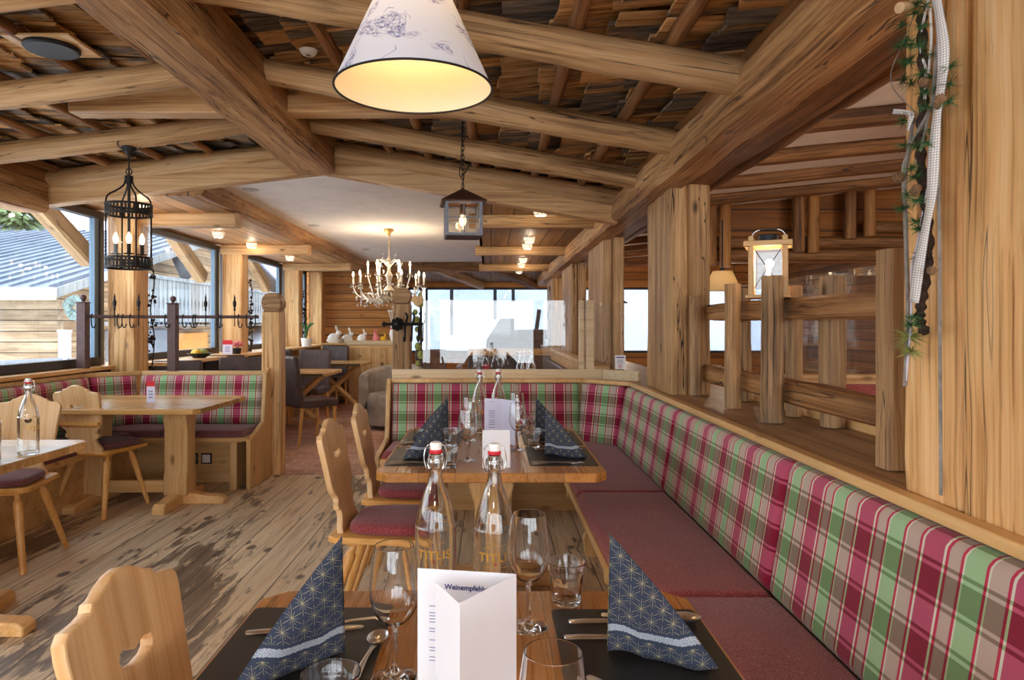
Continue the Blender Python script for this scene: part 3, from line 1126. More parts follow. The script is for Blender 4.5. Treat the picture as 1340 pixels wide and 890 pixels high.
for k, (a, b) in enumerate(zip(ly, ly[1:])):
    y0, y1 = a + .2, b
    top = 2.31 if a > 2 else 2.19
    w = thing('window_%d' % (k + 1), ['large left window behind the camera', 'large left window beside the camera', 'large window showing the chalet roof and eave wall',
                                      'window behind the coat rail showing the chalet balcony', 'narrow window left of the leather chairs',
                                      'last left window by the counter'][k], 'window', (-3.47, y0, .965))
    w['kind'] = 'structure'
    H, L = top - .965, y1 - y0
    f = MB()
    f.box((-.04, 0, 0), (.04, .06, H)); f.box((-.04, L - .06, 0), (.04, L, H)); f.box((-.04, .06, 0), (.04, L - .06, .07)); f.box((-.04, .06, H - .06), (.04, L - .06, H))
    f.build('window_frame', M_['winframe'], w, bevel=.004)
    g = MB()
    g.box((-.025, L - .12, .07), (.025, L - .06, H - .06)); g.box((-.025, .06, .07), (.025, .12, H - .06))
    g.build('window_sash', M_['winalu'], w, bevel=.003)
    p = MB(); p.box((-.004, .12, .07), (.004, L - .12, H - .06))
    p.build('window_pane', M_['pane'], w, smooth=0)
for y, nm in ((5.55, 'in the first window'), (8.1, 'in the second window'), (10.7, 'in the third window')):
    struct(timber('roof_brace', (-3.86, y, 2.5), (-3.86, y + 1.0, 1.95), .14, .17, M_['log'], rough=.006, cham=.02),
           'diagonal timber brace outside ' + nm, 'beam')

# ------------------------------------------------------------------ end wall with windows on the snow
mb = MB()
mb.box((-3.6, 14.0, 0), (6.2, 14.2, .74)); mb.box((-3.6, 14.0, 2.08), (6.2, 14.2, 3.0)); mb.box((-3.6, 13.0, .74), (-1.72, 14.2, 2.6))
struct(mb.build('wall_end', M_['wallX'], smooth=0), 'log clad end wall beside the snowy window', 'wall')
we = [(-1.72, -1.42), (-1.36, 1.2), (1.26, 3.6), (3.66, 6.1)]
for k, (a, b) in enumerate(we):
    w = thing('window_%d' % (k + 7), ['narrow end window beside the log wall', 'wide end window showing the snow slope', 'end window behind the right posts',
                                      'far right end window'][k], 'window', (a, 14.05, .74))
    w['kind'] = 'structure'
    L, H = b - a, 1.34
    f = MB()
    f.box((0, -.04, 0), (.05, .04, H)); f.box((L - .05, -.04, 0), (L, .04, H)); f.box((.05, -.04, 0), (L - .05, .04, .05)); f.box((.05, -.04, H - .04), (L - .05, .04, H))
    f.build('window_frame', M_['winframe'], w, bevel=.004)
    p = MB(); p.box((.05, -.004, .05), (L - .05, .004, H - .04)); p.build('window_pane', M_['pane_end'], w, smooth=0)

# ------------------------------------------------------------------ right hand room
mb = MB(); mb.box((6.0, -4.2, 0), (6.2, 14.2, 3.2))
struct(mb.build('wall_right', M_['wallY'], smooth=0), 'dark boarded wall of the right room', 'wall')
mb = MB(); mb.prism([(1.44, 2.36), (6.2, 2.84), (6.2, 2.88), (1.44, 2.4)], 'xz', -4.2, 14.1)
struct(mb.build('ceiling_right', M_['plaster'], smooth=0), 'sloping plaster ceiling of the right room', 'ceiling')
for i, y in enumerate([-.6, .3, 1.2, 1.95, 2.7, 3.45, 4.2, 4.95, 5.7, 7.4, 8.4, 9.4, 10.4, 11.6, 12.8]):
    struct(timber('side_rafter', (1.44, y, 2.325), (6.0, y, 2.785), .13, .085, M_['beam_dark'], rough=.008, cham=.02),
           'dark rafter under the right plaster ceiling, number %d from the camera' % (i + 1), 'beam')
mb = MB(); mb.box((1.5, 6.4, 1.9), (6.0, 6.48, 2.9))
struct(mb.build('wall_gallery', M_['frieze'], smooth=0), 'boarded frieze across the right room', 'wall')
for z, xa, nm in ((2.08, 1.5, 'middle'), (1.96, 1.5, 'lowest'), (2.22, 3.45, 'short upper')):
    struct(timber('gallery_log', (xa, 6.31, z), (6.0, 6.31, z), .12, .11, M_['beam_dark'], rnd=True, rough=.006), 'round log across the right room frieze, %s one' % nm, 'beam')
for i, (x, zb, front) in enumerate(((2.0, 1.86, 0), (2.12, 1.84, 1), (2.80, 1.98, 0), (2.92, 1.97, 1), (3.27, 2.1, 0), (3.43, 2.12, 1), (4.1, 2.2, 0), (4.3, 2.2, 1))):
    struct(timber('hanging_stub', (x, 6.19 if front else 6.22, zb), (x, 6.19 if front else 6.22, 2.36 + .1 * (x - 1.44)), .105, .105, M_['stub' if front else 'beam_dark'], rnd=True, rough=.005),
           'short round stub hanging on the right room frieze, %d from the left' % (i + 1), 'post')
# back wall behind the camera: open veranda glazing
mb = MB()
mb.box((-3.6, -4.3, 0), (6.2, -4.1, .5)); mb.box((-3.6, -4.3, 2.45), (6.2, -4.1, 3.2))
for x in (-3.6, -1.3, .9, 3.3, 5.9):
    mb.box((x, -4.3, .5), (x + .2, -4.1, 2.45))
struct(mb.build('wall_back', M_['wallX'], smooth=0), 'glazed veranda wall behind the camera', 'wall')

# ------------------------------------------------------------------ outside
mb = MB()


def slope_z(x, y):
    h = 0
    if y > 17:
        h = (y - 17) * .40
    return -1.3 + h + mnoise.noise(Vector((x * .12, y * .1, 0))) * 1.3 + .5 * mnoise.noise(Vector((x * .4, y * .3, 3)))


mb.grid(lambda u, v: (-40 + 80 * u, 14.6 + 75 * v, slope_z(-40 + 80 * u, 14.6 + 75 * v)), 60, 60)
struct(mb.build('snow_slope', M_['slope'], smooth=3), 'snow covered ski slope behind the end windows', 'snow slope')
mb = MB(); mb.box((-40, -30, -1.5), (-3.9, 40, -.9))
struct(mb.build('ground_terrace', M_['snow'], smooth=0), 'pale terrace ground outside the left windows', 'ground')

# chalet across the terrace
ch = thing('chalet', 'wooden chalet with a blue grey seamed metal roof outside the left windows', 'building', (-8.0, 12, -1.0))
ez, rzz, Lr = 2.95, 4.98, 8.0
b = MB(); b.box((0 - 22, .6, 0), (-.02, .8, ez + .1)); b.build('eave_wall', M_['chaletX'], ch, smooth=0)
b = MB(); b.prism([(.8, 0), (15.2, 0), (15.2, ez), (8, rzz - .15), (.8, ez)], 'yz', -.25, -.05); b.build('gable_wall', M_['chalet'], ch, smooth=0)
r = MB()
sl = (rzz - ez) / Lr
r.prism([(-.1, ez - .05), (8, rzz), (16.1, ez - .05), (16.1, ez + .03), (8, rzz + .09), (-.1, ez + .03)], 'yz', -22, .35)
for k in range(64):
    x = .3 - k * .35
    r.prism([(-.1, ez + .03), (8, rzz + .09), (8, rzz + .13), (-.1, ez + .07)], 'yz', x - .02, x + .02)
r.build('roof', M_['roof'], ch, smooth=0)
f = MB(); f.box((-22, -.16, ez - .2), (.42, -.1, ez + .02)); f.build('eave_board', M_['pine'], ch, smooth=0)
f = MB(); f.prism([(-.1, ez - .16), (8, rzz - .1), (8, rzz + .07), (-.1, ez + .01)], 'yz', .36, .42); f.build('rake_board', M_['greyboard'], ch, smooth=0)
b = MB(); b.box((-.05, 2.0, 2.3), (.9, 13.4, 2.38)); b.build('balcony_floor', M_['greyboard'], ch)
bl = MB()
for k in range(56):
    y = 2.0 + k * .2
    bl.prism([(y, 2.32), (y + .17, 2.32), (y + .17, 2.65), (y + .13, 2.8), (y + .17, 2.95), (y + .17, 3.3), (y, 3.3), (y, 2.95), (y + .04, 2.8), (y, 2.65)], 'yz', .86, .9)
bl.box((.84, 2.0, 3.3), (.94, 13.3, 3.38))
bl.build('balcony_railing', M_['greyboard'], ch)
s = MB(); s.lathe([(.08, 0), (.3, .5), (.32, .52), (0, .53)], 4, (0, 0, 0), M=Matrix.Rotation(2.3, 4, 'Y') @ Matrix.Rotation(.78, 4, 'Z'))
s.build('loudspeaker', M_['grey'], ch, (.25, 4.7, 3.95))
d = MB(); d.box((-.04, 5.0, 1.2), (.1, 7.0, 2.1)); d.build('door_panel', M_['orange'], ch)
d = MB(); d.box((-.04, 2.2, 1.2), (.06, 4.8, 2.2)); d.build('shutter', M_['grey'], ch)
# things by the chalet
w = MB()
for k in range(5):
    w.tube([(.12 * math.cos(a) + RND.uniform(-.04, .04), RND.uniform(-.06, .06), .15 * math.sin(a) + RND.uniform(-.04, .04)) for a in [2 * PI * i / 18 for i in range(18)]], .06, 6, True)
tag(w.build('wreath', M_['wreath'], None, (-7.5, 12.3, 1.62)), 'pale green round wreath on the chalet corner', 'wreath')
w = MB(); w.box((-.085, -.04, 0), (.085, .04, 2.1)); w.box((-.1, -.05, 2.1), (.1, .05, 2.13))
tag(w.build('sign_board', M_['white'], None, (-7.25, 11.6, -.9)), 'tall white board standing by the chalet wall', 'board')
bar = thing('barrier_rail', 'grey metal barrier rail in front of the chalet', 'railing', (-7.3, 10.6, -.9))
q = MB(); q.tube([(-.55, 0, 1.62), (.75, 0, 1.68)], .035); q.build('handrail', M_['grey'], bar)
for x in (-.5, .7):
    q = MB(); q.tube([(x, 0, 0), (x, 0, 1.75)], .045); q.build('upright', M_['white'], bar)


def fir(loc, h, r, label, n=3600, sd=0):
    rr = random.Random(sd)
    t = thing('conifer_tree', label, 'tree', loc, 0, 'trees behind the chalet')
    k = MB(); k.tube([(0, 0, 0), (0, 0, h * .97)], [r * .07, .03]); k.build('trunk', M_['bark'], t)
    f = MB()
    for _ in range(n):
        z = h * (.12 + .88 * rr.random() ** 1.15)
        rad = r * (1 - z / h) * (.25 + .8 * rr.random()) + .06
        a = rr.uniform(0, 2 * PI)
        c = Vector((rad * math.cos(a), rad * math.sin(a), z - rad * .3))
        d = Vector((math.cos(a), math.sin(a), -.35)).normalized()
        s_ = Vector((-math.sin(a), math.cos(a), rr.uniform(-.4, .4)))
        l, w_ = rr.uniform(.2, .42) * r / 3.2, rr.uniform(.06, .13) * r / 3.2
        f.add([c - s_ * w_, c + d * l, c + s_ * w_, c - d * l * .5 + Vector((0, 0, .12))], [(0, 1, 2, 3)])
    f.build('foliage', M_['tree'], t, smooth=0)
    return t


fir((-25, 36, -1), 13.4, 4.2, 'broad green conifer behind the chalet roof at far left', sd=1)
fir((-34, 34, -1), 11.5, 4.0, 'shorter conifer left of the broad one above the metal roof', sd=2)
fir((-17.5, 38, -1), 12.5, 3.2, 'slim conifer behind the roof next to the timber brace', sd=3)
fir((-12.5, 50, -1), 14, 4.2, 'tall conifer seen through the window behind the coat rail', sd=4)
fir((-7, 34, -1), 9, 2.6, 'conifer seen through the narrow windows by the counter', sd=5)
fir((1.85, 27, slope_z(1.85, 27) - .4), 3.0, 1.1, 'dark fir on the snow slope top right of the end window', n=500, sd=6)
for i, (x, y, h, lean, nm) in enumerate(((.13, 24, 4.5, 0, 'middle thin dark pole in the snow'), (.8, 25, 4.5, 0, 'right upright pole high on the snow slope'), (-1.34, 23, 4.5, 0, 'left thin dark pole in the snow'),
                                         (.28, 20, 1.3, .16, 'short leaning pole behind the crates'), (1.1, 20, 1.9, .16, 'leaning pole right of the crates'))):
    q = MB(); q.tube([(0, 0, -.3), (lean * h, 0, h)], .06)
    tag(q.build('snow_pole', M_['iron'], None, (x, y, slope_z(x, y))), nm + ' outside the end window', 'pole', 'poles on the snow slope')
cr = thing('timber_crate', 'brown timber crate stack outside the end window', 'crate', (.62, 17.2, -.42))
q = MB(); q.box((-.75, -.3, 0), (.75, .3, 1.35)); q.build('lower_box', M_['bark'], cr, bevel=.02)
q = MB(); q.box((-.45, -.3, 1.36), (.85, .3, 1.62)); q.build('upper_box', M_['bark'], cr, bevel=.02)
q = MB(); q.prism([(-.75, 1.35), (-.4, 1.9), (-.05, 1.9), (-.05, 1.35)], 'xz', -.2, .2); q.build('dark_cover', M_['black'], cr, bevel=.01)
# ------------------------------------------------------------------ plaid corner bench on the right
bench = thing('corner_bench', 'long plaid upholstered corner bench with burgundy seat along the right parapet', 'bench', (0, 0, 0))
LEAN = Vector((.172, 0, .985))
HB = .43
xs = [4.79, 3.47, 2.16, .82, -.5]
for a, b in zip(xs, xs[1:]):
    mb = MB()
    pad(mb, (.905, a, .462), (0, -1, 0), (LEAN.x, 0, LEAN.z), a - b - .002, HB, .042, .035, (.262 * 3 - a + 20.05, .0), 10)
    mb.build('backrest', M_['plaid'], bench, smooth=1.0)
mb = MB()
pad(mb, (.905 - .262 - .01, 5.04 - .005, .462), (.707, -.707, 0), (.172 * .707, .172 * .707, .985), .37, HB, .03, .03, (.17, 0), 4)
mb.build('backrest', M_['plaid'], bench, smooth=1.0)
mb = MB()
pad(mb, (-.735, 5.015, .462), (1, 0, 0), (0, .172, .985), 1.385, HB, .042, .035, (.06, 0), 8)
mb.build('backrest', M_['plaid'], bench, smooth=1.0)
# seat cushions
for a, b in ((3.47, 2.143), (2.143, .81), (.81, -.5)):
    mb = MB()
    pad(mb, (.435, b + .002, .425), (1, 0, 0), (0, 1, 0), .46, a - b - .004, .05, .03, (0, 0), 4, .006)
    mb.build('seat_cushion', M_['cushion'], bench, smooth=1.0)
mb = MB()
mb.prism([(.435, 3.472), (.895, 3.472), (.895, 4.78), (.66, 5.0), (.435, 5.0), (.435, 4.56)], 'xy', .425, .475)
mb.build('seat_cushion', M_['cushion'], bench, bevel=.022, seg=4)
mb = MB(); pad(mb, (-.73, 4.54, .425), (1, 0, 0), (0, 1, 0), 1.163, .47, .05, .03, (0, 0), 6, .004)
mb.build('seat_cushion', M_['cushion'], bench, smooth=1.0)
mb = MB()
mb.box((.425, -.5, .385), (.98, 4.6, .424)); mb.box((-.76, 4.53, .385), (.98, 5.1, .424))
mb.build('seat_board', M_['pineY'], bench, bevel=.005)
mb = MB()
mb.box((.80, -.5, 0), (.84, 4.62, .385)); mb.box((-.70, 4.86, 0), (.84, 4.9, .385))
mb.build('base_panel', M_['pineX'], bench)
for (x, y, r) in ((.52, 3.9, 0), (.52, 2.6, 0), (.52, 1.2, 0), (.12, 4.7, 1), (-.6, 4.7, 1)):
    mb = MB()
    out = [(-.09, .385), (.28, .385), (.28, .0), (.02, .0), (.0, .1), (.05, .2), (-.0, .3), (-.09, .34)]
    if r:
        mb.prism([(p[0] - .1, p[1]) for p in out], 'yz', -.02, .02)
    else:
        mb.prism(out, 'xz', -.02, .02)
    mb.build('bracket_leg', M_['pineZ'], bench, (x, y, 0), bevel=.004)
# top rail, pieces: right run, diagonal, back run
mb = MB()
mb.box((.965, -.5, .888), (1.012, 4.79, .918))
mb.prism([(.965, 4.785), (1.012, 4.8), (.70, 5.125), (.685, 5.075)], 'xy', .888, .918)
mb.box((-.76, 5.075, .888), (.70, 5.125, .918))
mb.build('top_rail', M_['pineY'], bench, bevel=.006)
mb = MB()
mb.prism([(4.52, .32), (5.12, .32), (5.12, .918), (5.05, .918), (4.955, .5), (4.52, .44)], 'yz', -.775, -.742)
mb.build('end_panel', M_['pineZ'], bench, bevel=.006)
mb = MB(); mb.box((-.74, 5.12, 0), (1.0, 5.15, .9)); mb.build('back_panel', M_['pineX'], bench)
# pine board and acrylic screens behind the bench
brd = thing('divider_board', 'pale pine board standing behind the far bench back, small knots', 'board', (0, 5.15, .905))
mb = MB(); mb.box((-.75, 0, 0), (.84, .03, .078)); mb.prism([(.84, 0), (1.06, -.22), (1.08, -.2), (.855, .03)], 'xy', 0, .078)
mb.build('board', M_['pine'], brd, bevel=.003)
scr = thing('acrylic_screen', 'clear acrylic screen standing above the pale pine divider board', 'screen', (0, 5.165, .905))
mb = MB(); mb.box((-.52, .02, .0), (.665, .024, .60)); mb.build('sheet', M_['acrylic'], scr, smooth=0)
mb = MB(); mb.box((.78, .0, .0), (.98, .004, .58)); mb.build('side_sheet', M_['acrylic'], scr, smooth=0)
mb = MB(); mb.box((.665, -.01, .0), (.70, .05, .60)); mb.box((.715, -.01, 0), (.775, .05, .60)); mb.build('slat', M_['pine'], scr, bevel=.002)
nt = thing('notice_card', 'small white notice card stuck on the acrylic sheet before the grey post', 'notice', (.97, 5.135, .985))
mb = MB(); mb.box((-.04, 0, 0), (.04, .002, .105)); mb.build('card', M_['paper'], nt, smooth=0)
mb = MB()
mb.box((-.03, -.001, .085), (.03, .0, .093))
for k in range(4):
    mb.box((-.025, -.001, .045 + k * .008), (.02, 0, .047 + k * .008))
mb.build('printing', M_['ink'], nt, smooth=0)
mb = MB(); mb.tube([(.012 * math.cos(2 * PI * i / 20), -.001, .022 + .012 * math.sin(2 * PI * i / 20)) for i in range(20)], .0014, 5, True)
mb.tube([(-.008, -.001, .03), (.008, -.001, .014)], .0014, 5); mb.build('ban_symbol', M_['red'], nt)

# ------------------------------------------------------------------ log fence on the shelf
fen = thing('log_fence', 'rustic log fence on the grey shelf between two posts', 'fence', (1.19, 2.9, .912))
for z in (.472, .125):
    timber('rail', (.075, -1.06, z), (.075, 1.06, z + .004), .075, .092, M_['rail'], parent=fen, rough=.006, cham=.009)
for (x, y, w, h, mt) in ((-.02, .41, .076, .605, 'fencepost'), (-.025, -.07, .09, .61, 'fencepost'), (-.02, 1.01, .07, .575, 'fencepost'), 
                         (.15, .72, .075, .60, 'fencepost'), (.16, -.2, .10, .60, 'fencepost'), (.15, .12, .07, .58, 'fencepost')):
    timber('post', (x, y, .004), (x, y, h), w, w, M_[mt], rnd=True, parent=fen, rough=.006, step=.06)
timber('end_post', (-.05, -.975, .004), (-.05, -.975, .62), .085, .08, M_['post'], parent=fen, rough=.006, step=.06, cham=.012)
gs = thing('glass_screen', 'clear glass screen standing behind the log fence', 'screen', (1.425, 2.85, .912))
mb = MB(); mb.box((0, -1.1, .01), (.006, 1.15, .63)); mb.build('sheet', M_['acrylic'], gs, smooth=0)
mb = MB(); mb.box((-.02, -1.1, 0), (.03, 1.15, .035)); mb.build('foot_rail', M_['pineY'], gs, bevel=.003)

# ------------------------------------------------------------------ tables
def octo(x0, x1, y0, y1, c):
    return [(x0 + c, y0), (x1 - c, y0), (x1, y0 + c), (x1, y1 - c), (x1 - c, y1), (x0 + c, y1), (x0, y1 - c), (x0, y0 + c)]


def table(label, cx, cy, lx, ly, mat, group, along):
    """chamfered top on two shaped plank columns with sled feet"""
    t = thing('dining_table', label, 'table', (cx, cy, 0), 0, group)
    mb = MB(); mb.prism(octo(-lx / 2, lx / 2, -ly / 2, ly / 2, .045), 'xy', .712, .75)
    mb.build('tabletop', mat, t, bevel=.005, seg=2)
    for s in (-1, 1):
        cm = MB()
        out = [(-.085, .07), (.085, .07), (.085, .2), (.07, .26), (.07, .56), (.095, .64), (.095, .712), (-.095, .712), (-.095, .64), (-.07, .56), (-.07, .26), (-.085, .2)]
        fm = MB()
        foot = [(-.34, 0), (.34, 0), (.34, .045), (.31, .07), (.22, .072), (.16, .085), (-.16, .085), (-.22, .072), (-.31, .07), (-.34, .045)]
        off = .24 * (lx if along == 'x' else ly)
        if along == 'x':
            cm.prism(out, 'yz', -.085, .085); fm.prism(foot, 'yz', -.045, .045)
            loc = (s * off, 0, 0)
        else:
            cm.prism(out, 'xz', -.06, .06); fm.prism(foot, 'xz', -.045, .045)
            loc = (0, s * off, 0)
        arm_ = [(.0, 0), (.34, 0), (.34, .04), (.31, .06), (.2, .064), (.12, .08), (.0, .08)]
        arm_ = [(q[0] * s, q[1]) for q in arm_]
        fm.prism(arm_, 'xz' if along == 'x' else 'yz', -.045, .045)
        cm.build('column', M_['pineZ'], t, loc, bevel=.008)
        fm.build('sled_foot', M_['pineX'] if along == 'y' else M_['pineY'], t, loc, bevel=.008)
    st = MB()
    if along == 'x':
        st.box((-.22 * lx, -.02, .08), (.22 * lx, .02, .17))
    else:
        st.box((-.02, -.22 * ly, .08), (.02, .22 * ly, .17))
    st.build('stretcher', M_['pineX'] if along == 'x' else M_['pineY'], t, bevel=.005)
    return t


table('honey wood table in the foreground laid with menu and star napkins', -.035, .83, .89, 1.27, M_['tableY'], None, 'y')
table('honey wood table further back beside the corner bench, laid for four', 0.0, 3.2, .9, 1.16, M_['tableY'], None, 'y')
lt = table('pale wood table before the left plaid bench with a small table card', -2.62, 5.06, 1.3, .92, M_['tableX'], None, 'x')
table('pale wood table at the left edge carrying two clear bottles', -2.62, 2.92, 1.28, .93, M_['tableX'], None, 'x')

# ------------------------------------------------------------------ carved chairs
HALF = [(.135, 0), (.13, .03), (.105, .065), (.095, .085), (.102, .105), (.122, .112), (.124, .128), (.108, .138), (.112, .16), (.145, .185), (.155, .2), (.158, .225),
        (.163, .3), (.172, .39), (.170, .412), (.158, .424), (.12, .428), (.098, .434), (.09, .446), (.075, .448), (.05, .462), (.025, .472), (0, .476)]
BEAN = [(-.056, .33), (-.05, .344), (-.036, .35), (-.018, .345), (0, .337), (.018, .345), (.036, .35), (.05, .344), (.056, .33), (.05, .316), (.034, .308),
        (0, .304), (-.034, .308), (-.05, .316)]
back_me = plate_mesh('chair_back', [(x, y) for x, y in HALF] + [(-x, y) for x, y in HALF[-2::-1]], [BEAN[::-1]], .026, .0045)
SEAT = [(-.17, -.2), (.17, -.2), (.195, -.17), (.225, .19), (.2, .215), (-.2, .215), (-.225, .19), (-.195, -.17)]


def make_chair(label, cush, backmat, ledge):
    c = thing('carved_chair', label, 'chair', (0, 0, 0), 0, 'carved wooden chairs')
    mb = MB(); mb.prism(SEAT, 'xy', .425, .452); mb.build('seat', M_['chairY'], c, bevel=.007)
    cs = MB()
    n = 40
    prof = []
    vs, fs = [], []
    rows = [(.90, .453), (.97, .460), (1.0, .472), (.985, .484), (.94, .492), (.82, .498), (.5, .503), (0.0, .504)]
    base = []
    for k in range(n):
        a = 2 * PI * k / n
        ca, sa = math.cos(a), math.sin(a)
        e = .42
        x = math.copysign(abs(ca) ** e, ca)
        y = math.copysign(abs(sa) ** e, sa)
        w = .168 + .032 * (y * .5 + .5)
        base.append((x * w, .035 + y * .165))
    for sc, z in rows[:-1]:
        vs += [(x * sc, .035 + (y - .035) * sc, z) for x, y in base]
    vs.append((0, .035, rows[-1][1]))
    m = len(rows) - 1
    for j in range(m - 1):
        for k in range(n):
            l = (k + 1) % n
            fs.append((j * n + k, j * n + l, (j + 1) * n + l, (j + 1) * n + k))
    for k in range(n):
        fs.append(((m - 1) * n + k, (m - 1) * n + (k + 1) % n, m * n))
    fs.append(tuple(range(n))[::-1])
    cs.add(vs, fs)
    cs.build('seat_cushion', M_[cush], c, smooth=1.2)
    o = link('backrest', back_me, backmat, c, (0, -.155, .44), (PI / 2 + .2, 0, 0))
    if ledge:
        # board mesh lies in local xy with its rear face at +z
        l = MB(); l.box((-.156, .2, .0115), (.156, .228, .031)); l.box((-.15, .19, .0115), (.15, .2, .022))
        l.build('ledge', M_['chair'], o, bevel=.003)
    for sy in (-1, 1):
        b = MB(); b.box((-.15, -.03, .403), (.15, .03, .425)); b.build('batten', M_['chairY'], c, (0, -.1 if sy < 0 else .13, 0), bevel=.004)
    for sx in (-1, 1):
        for sy in (-1, 1):
            top = Vector((sx * .125, -.1 if sy < 0 else .13, .41))
            bot = Vector((sx * .205, -.235 if sy < 0 else .225, 0))
            q = MB()
            d = bot - top
            stn = [(0, .014), (.06, .014), (.09, .017), (.11, .023), (.14, .0235), (.5, .0195), (1, .0155)]
            q.tube([top + d * s for s, _ in stn], [r for _, r in stn], 10)
            q.build('leg', M_['chair'], c, smooth=.9)
    return c


ca = make_chair('carved wooden chair with wine red cushion at the set table, the nearer of the pair', 'cushion_red', M_['chairY'], False)
ca.location, ca.rotation_euler = (-.465, 2.97, 0), (0, 0, -PI / 2 - .04)
dup(ca, (-.45, 3.56, 0), -PI / 2 + .02, 'carved wooden chair with wine red cushion at the set table, the one behind')
cf = dup(ca, (-.415, 1.18, 0), -PI / 2 - .09, 'big carved chair back with heart shaped hole in the left foreground')
cf.scale = (.9, 1, .978)
cm = make_chair('carved chair seen from behind with plum cushion, before the left window table', 'cushion_plum', M_['chairY'], True)
cm.location, cm.rotation_euler = (-2.78, 4.87, 0), (0, 0, -.16)
cp = make_chair('pale carved chair with plum cushion facing the left table with two bottles', 'cushion_plum', M_['chair_pale'], False)
cp.location, cp.rotation_euler = (-2.70, 3.80, 0), (0, 0, PI + .12)

# ------------------------------------------------------------------ left plaid bench with coat rail
lb = thing('window_bench', 'plaid bench with plum seat running across and along the left windows', 'bench', (0, 0, 0))
mb = MB(); pad(mb, (-3.02, 5.83, .47), (1, 0, 0), (0, .17, .985), 1.06, .42, .04, .035, (.19, .0), 6)
mb.build('backrest', M_['plaid'], lb, smooth=1.)
mb = MB(); pad(mb, (-3.27, 5.58, .47), (.707, .707, 0), (-.12, .12, .985), .36, .42, .035, .035, (.0, .0), 4)
mb.build('backrest', M_['plaid'], lb, smooth=1.)
for a, b in ((2.0, 3.8), (3.8, 5.58)):
    mb = MB(); pad(mb, (-3.27, a, .47), (0, 1, 0), (-.1, 0, .99), b - a, .42, .035, .035, (.11, 0), 8)
    mb.build('backrest', M_['plaid'], lb, smooth=1.)
for x0, x1 in ((-2.62, -1.97), (-3.26, -2.63)):
    mb = MB(); pad(mb, (x0, 5.42, .425), (1, 0, 0), (0, 1, 0), x1 - x0, .43, .05, .03, (0, 0), 4)
    mb.build('seat_cushion', M_['cushion_plum'], lb, smooth=1.)
mb = MB(); pad(mb, (-3.26, 2.0, .425), (1, 0, 0), (0, 1, 0), .42, 3.4, .05, .03, (0, 0), 4)
mb.build('seat_cushion', M_['cushion_plum'], lb, smooth=1.)
mb = MB(); mb.prism([(-3.3, 5.4), (-2.02, 5.4), (-1.95, 5.46), (-1.95, 5.9), (-3.3, 5.9)], 'xy', .385, .424); mb.box((-3.3, 2.0, .385), (-2.82, 5.4, .424))
mb.build('seat_board', M_['pineX'], lb, bevel=.006)
mb = MB(); mb.box((-3.3, 5.72, 0), (-1.98, 5.75, .385)); mb.box((-3.0, 2.0, 0), (-2.97, 5.72, .385)); mb.build('base_panel', M_['pineX'], lb)
mb = MB(); mb.prism([(-.28, 0), (-.28, .385), (.0, .385), (0, .33), (-.03, .3), (-.01, .2), (.0, .1), (-.03, 0)], 'yz', -.03, .03)
mb.build('bracket_leg', M_['pineZ'], lb, (-2.06, 5.72, 0), bevel=.006)
mb = MB(); mb.box((-3.02, 5.89, .885), (-1.93, 5.95, .92)); mb.prism([(-3.03, 5.89), (-3.02, 5.95), (-3.4, 5.62), (-3.33, 5.59)], 'xy', .885, .92); mb.box((-3.40, 2.0, .885), (-3.33, 5.6, .92))
mb.build('top_rail', M_['pineX'], lb, bevel=.006)
mb = MB(); mb.prism([(5.45, .0), (5.45, .40), (5.72, .48), (5.79, .5), (5.85, .9), (5.96, .95), (5.98, .0)], 'yz', -1.96, -1.925)
mb.build('end_panel', M_['pineZ'], lb, bevel=.008)
mb = MB(); mb.box((-3.0, 5.94, 0), (-1.95, 5.97, .89)); mb.build('back_panel', M_['pineX'], lb)
for i, x in enumerate((-2.50, -2.385)):
    s = MB(); s.box((-.045, -.008, -.045), (.045, 0, .045)); so = s.build('socket_frame', M_['black'], lb, (x + .0, 5.72, .2), bevel=.004)
    s = MB(); s.box((-.033, -.012, -.033), (.033, -.008, .033)); s.build('socket_insert', M_['grey'] if i == 0 else M_['white'], so, bevel=.003)
ep = thing('newel_post', 'squared old timber post with rounded knob at the end of the left bench', 'post', (-1.94, 6.09, 0))
timber('shaft', (0, 0, 0), (0, 0, 1.43), .165, .165, M_['post_fresh'], parent=ep, rough=.006, cham=.012, up=(1, 0, 0))
HEAD = [(-.074, 0), (.074, 0), (.066, .018), (.084, .045), (.09, .085), (.082, .125), (.058, .158), (.025, .172), (-.025, .172), (-.058, .158), (-.082, .125), (-.09, .085), (-.084, .045), (-.066, .018)]
mb = MB(); mb.prism([(x, z + 1.43) for x, z in HEAD], 'xz', -.078, .078)
mb.build('knob', M_['post'], ep, bevel=.022, seg=3)
cr_ = thing('coat_rail', 'brown iron coat rail with spear finials and hooks above the left bench', 'coat rail', (-2.0, 5.92, .92))
U1, U2 = Vector((-1.36, -.30, 0)), Vector((-.76, 0, 0))
for u_ in (U1, U2):
    mb = MB(); mb.box((-.036, -.036, 0), (.036, .036, .58)); mb.box((-.045, -.03, 0), (.045, .03, .006)); mb.box((-.043, -.043, .58), (.043, .043, .588)); mb.lathe([(.012, .588), (.012, .598), (.022, .61), (.026, .625), (.02, .643), (0, .65)], 14)
    mb.build('upright', M_['steel_post'], cr_, u_, bevel=.003)
mb = MB(); mb.tube([(U1.x, U1.y, .468), (U2.x, U2.y, .468), (-.02, 0, .468)], .0135, 10); mb.build('crossbar', M_['steel_post'], cr_)


def on_bar(x):
    if x < U2.x:
        return U1.lerp(U2, (x - U1.x) / (U2.x - U1.x)) + Vector((0, 0, .468))
    return Vector((x, 0, .468))


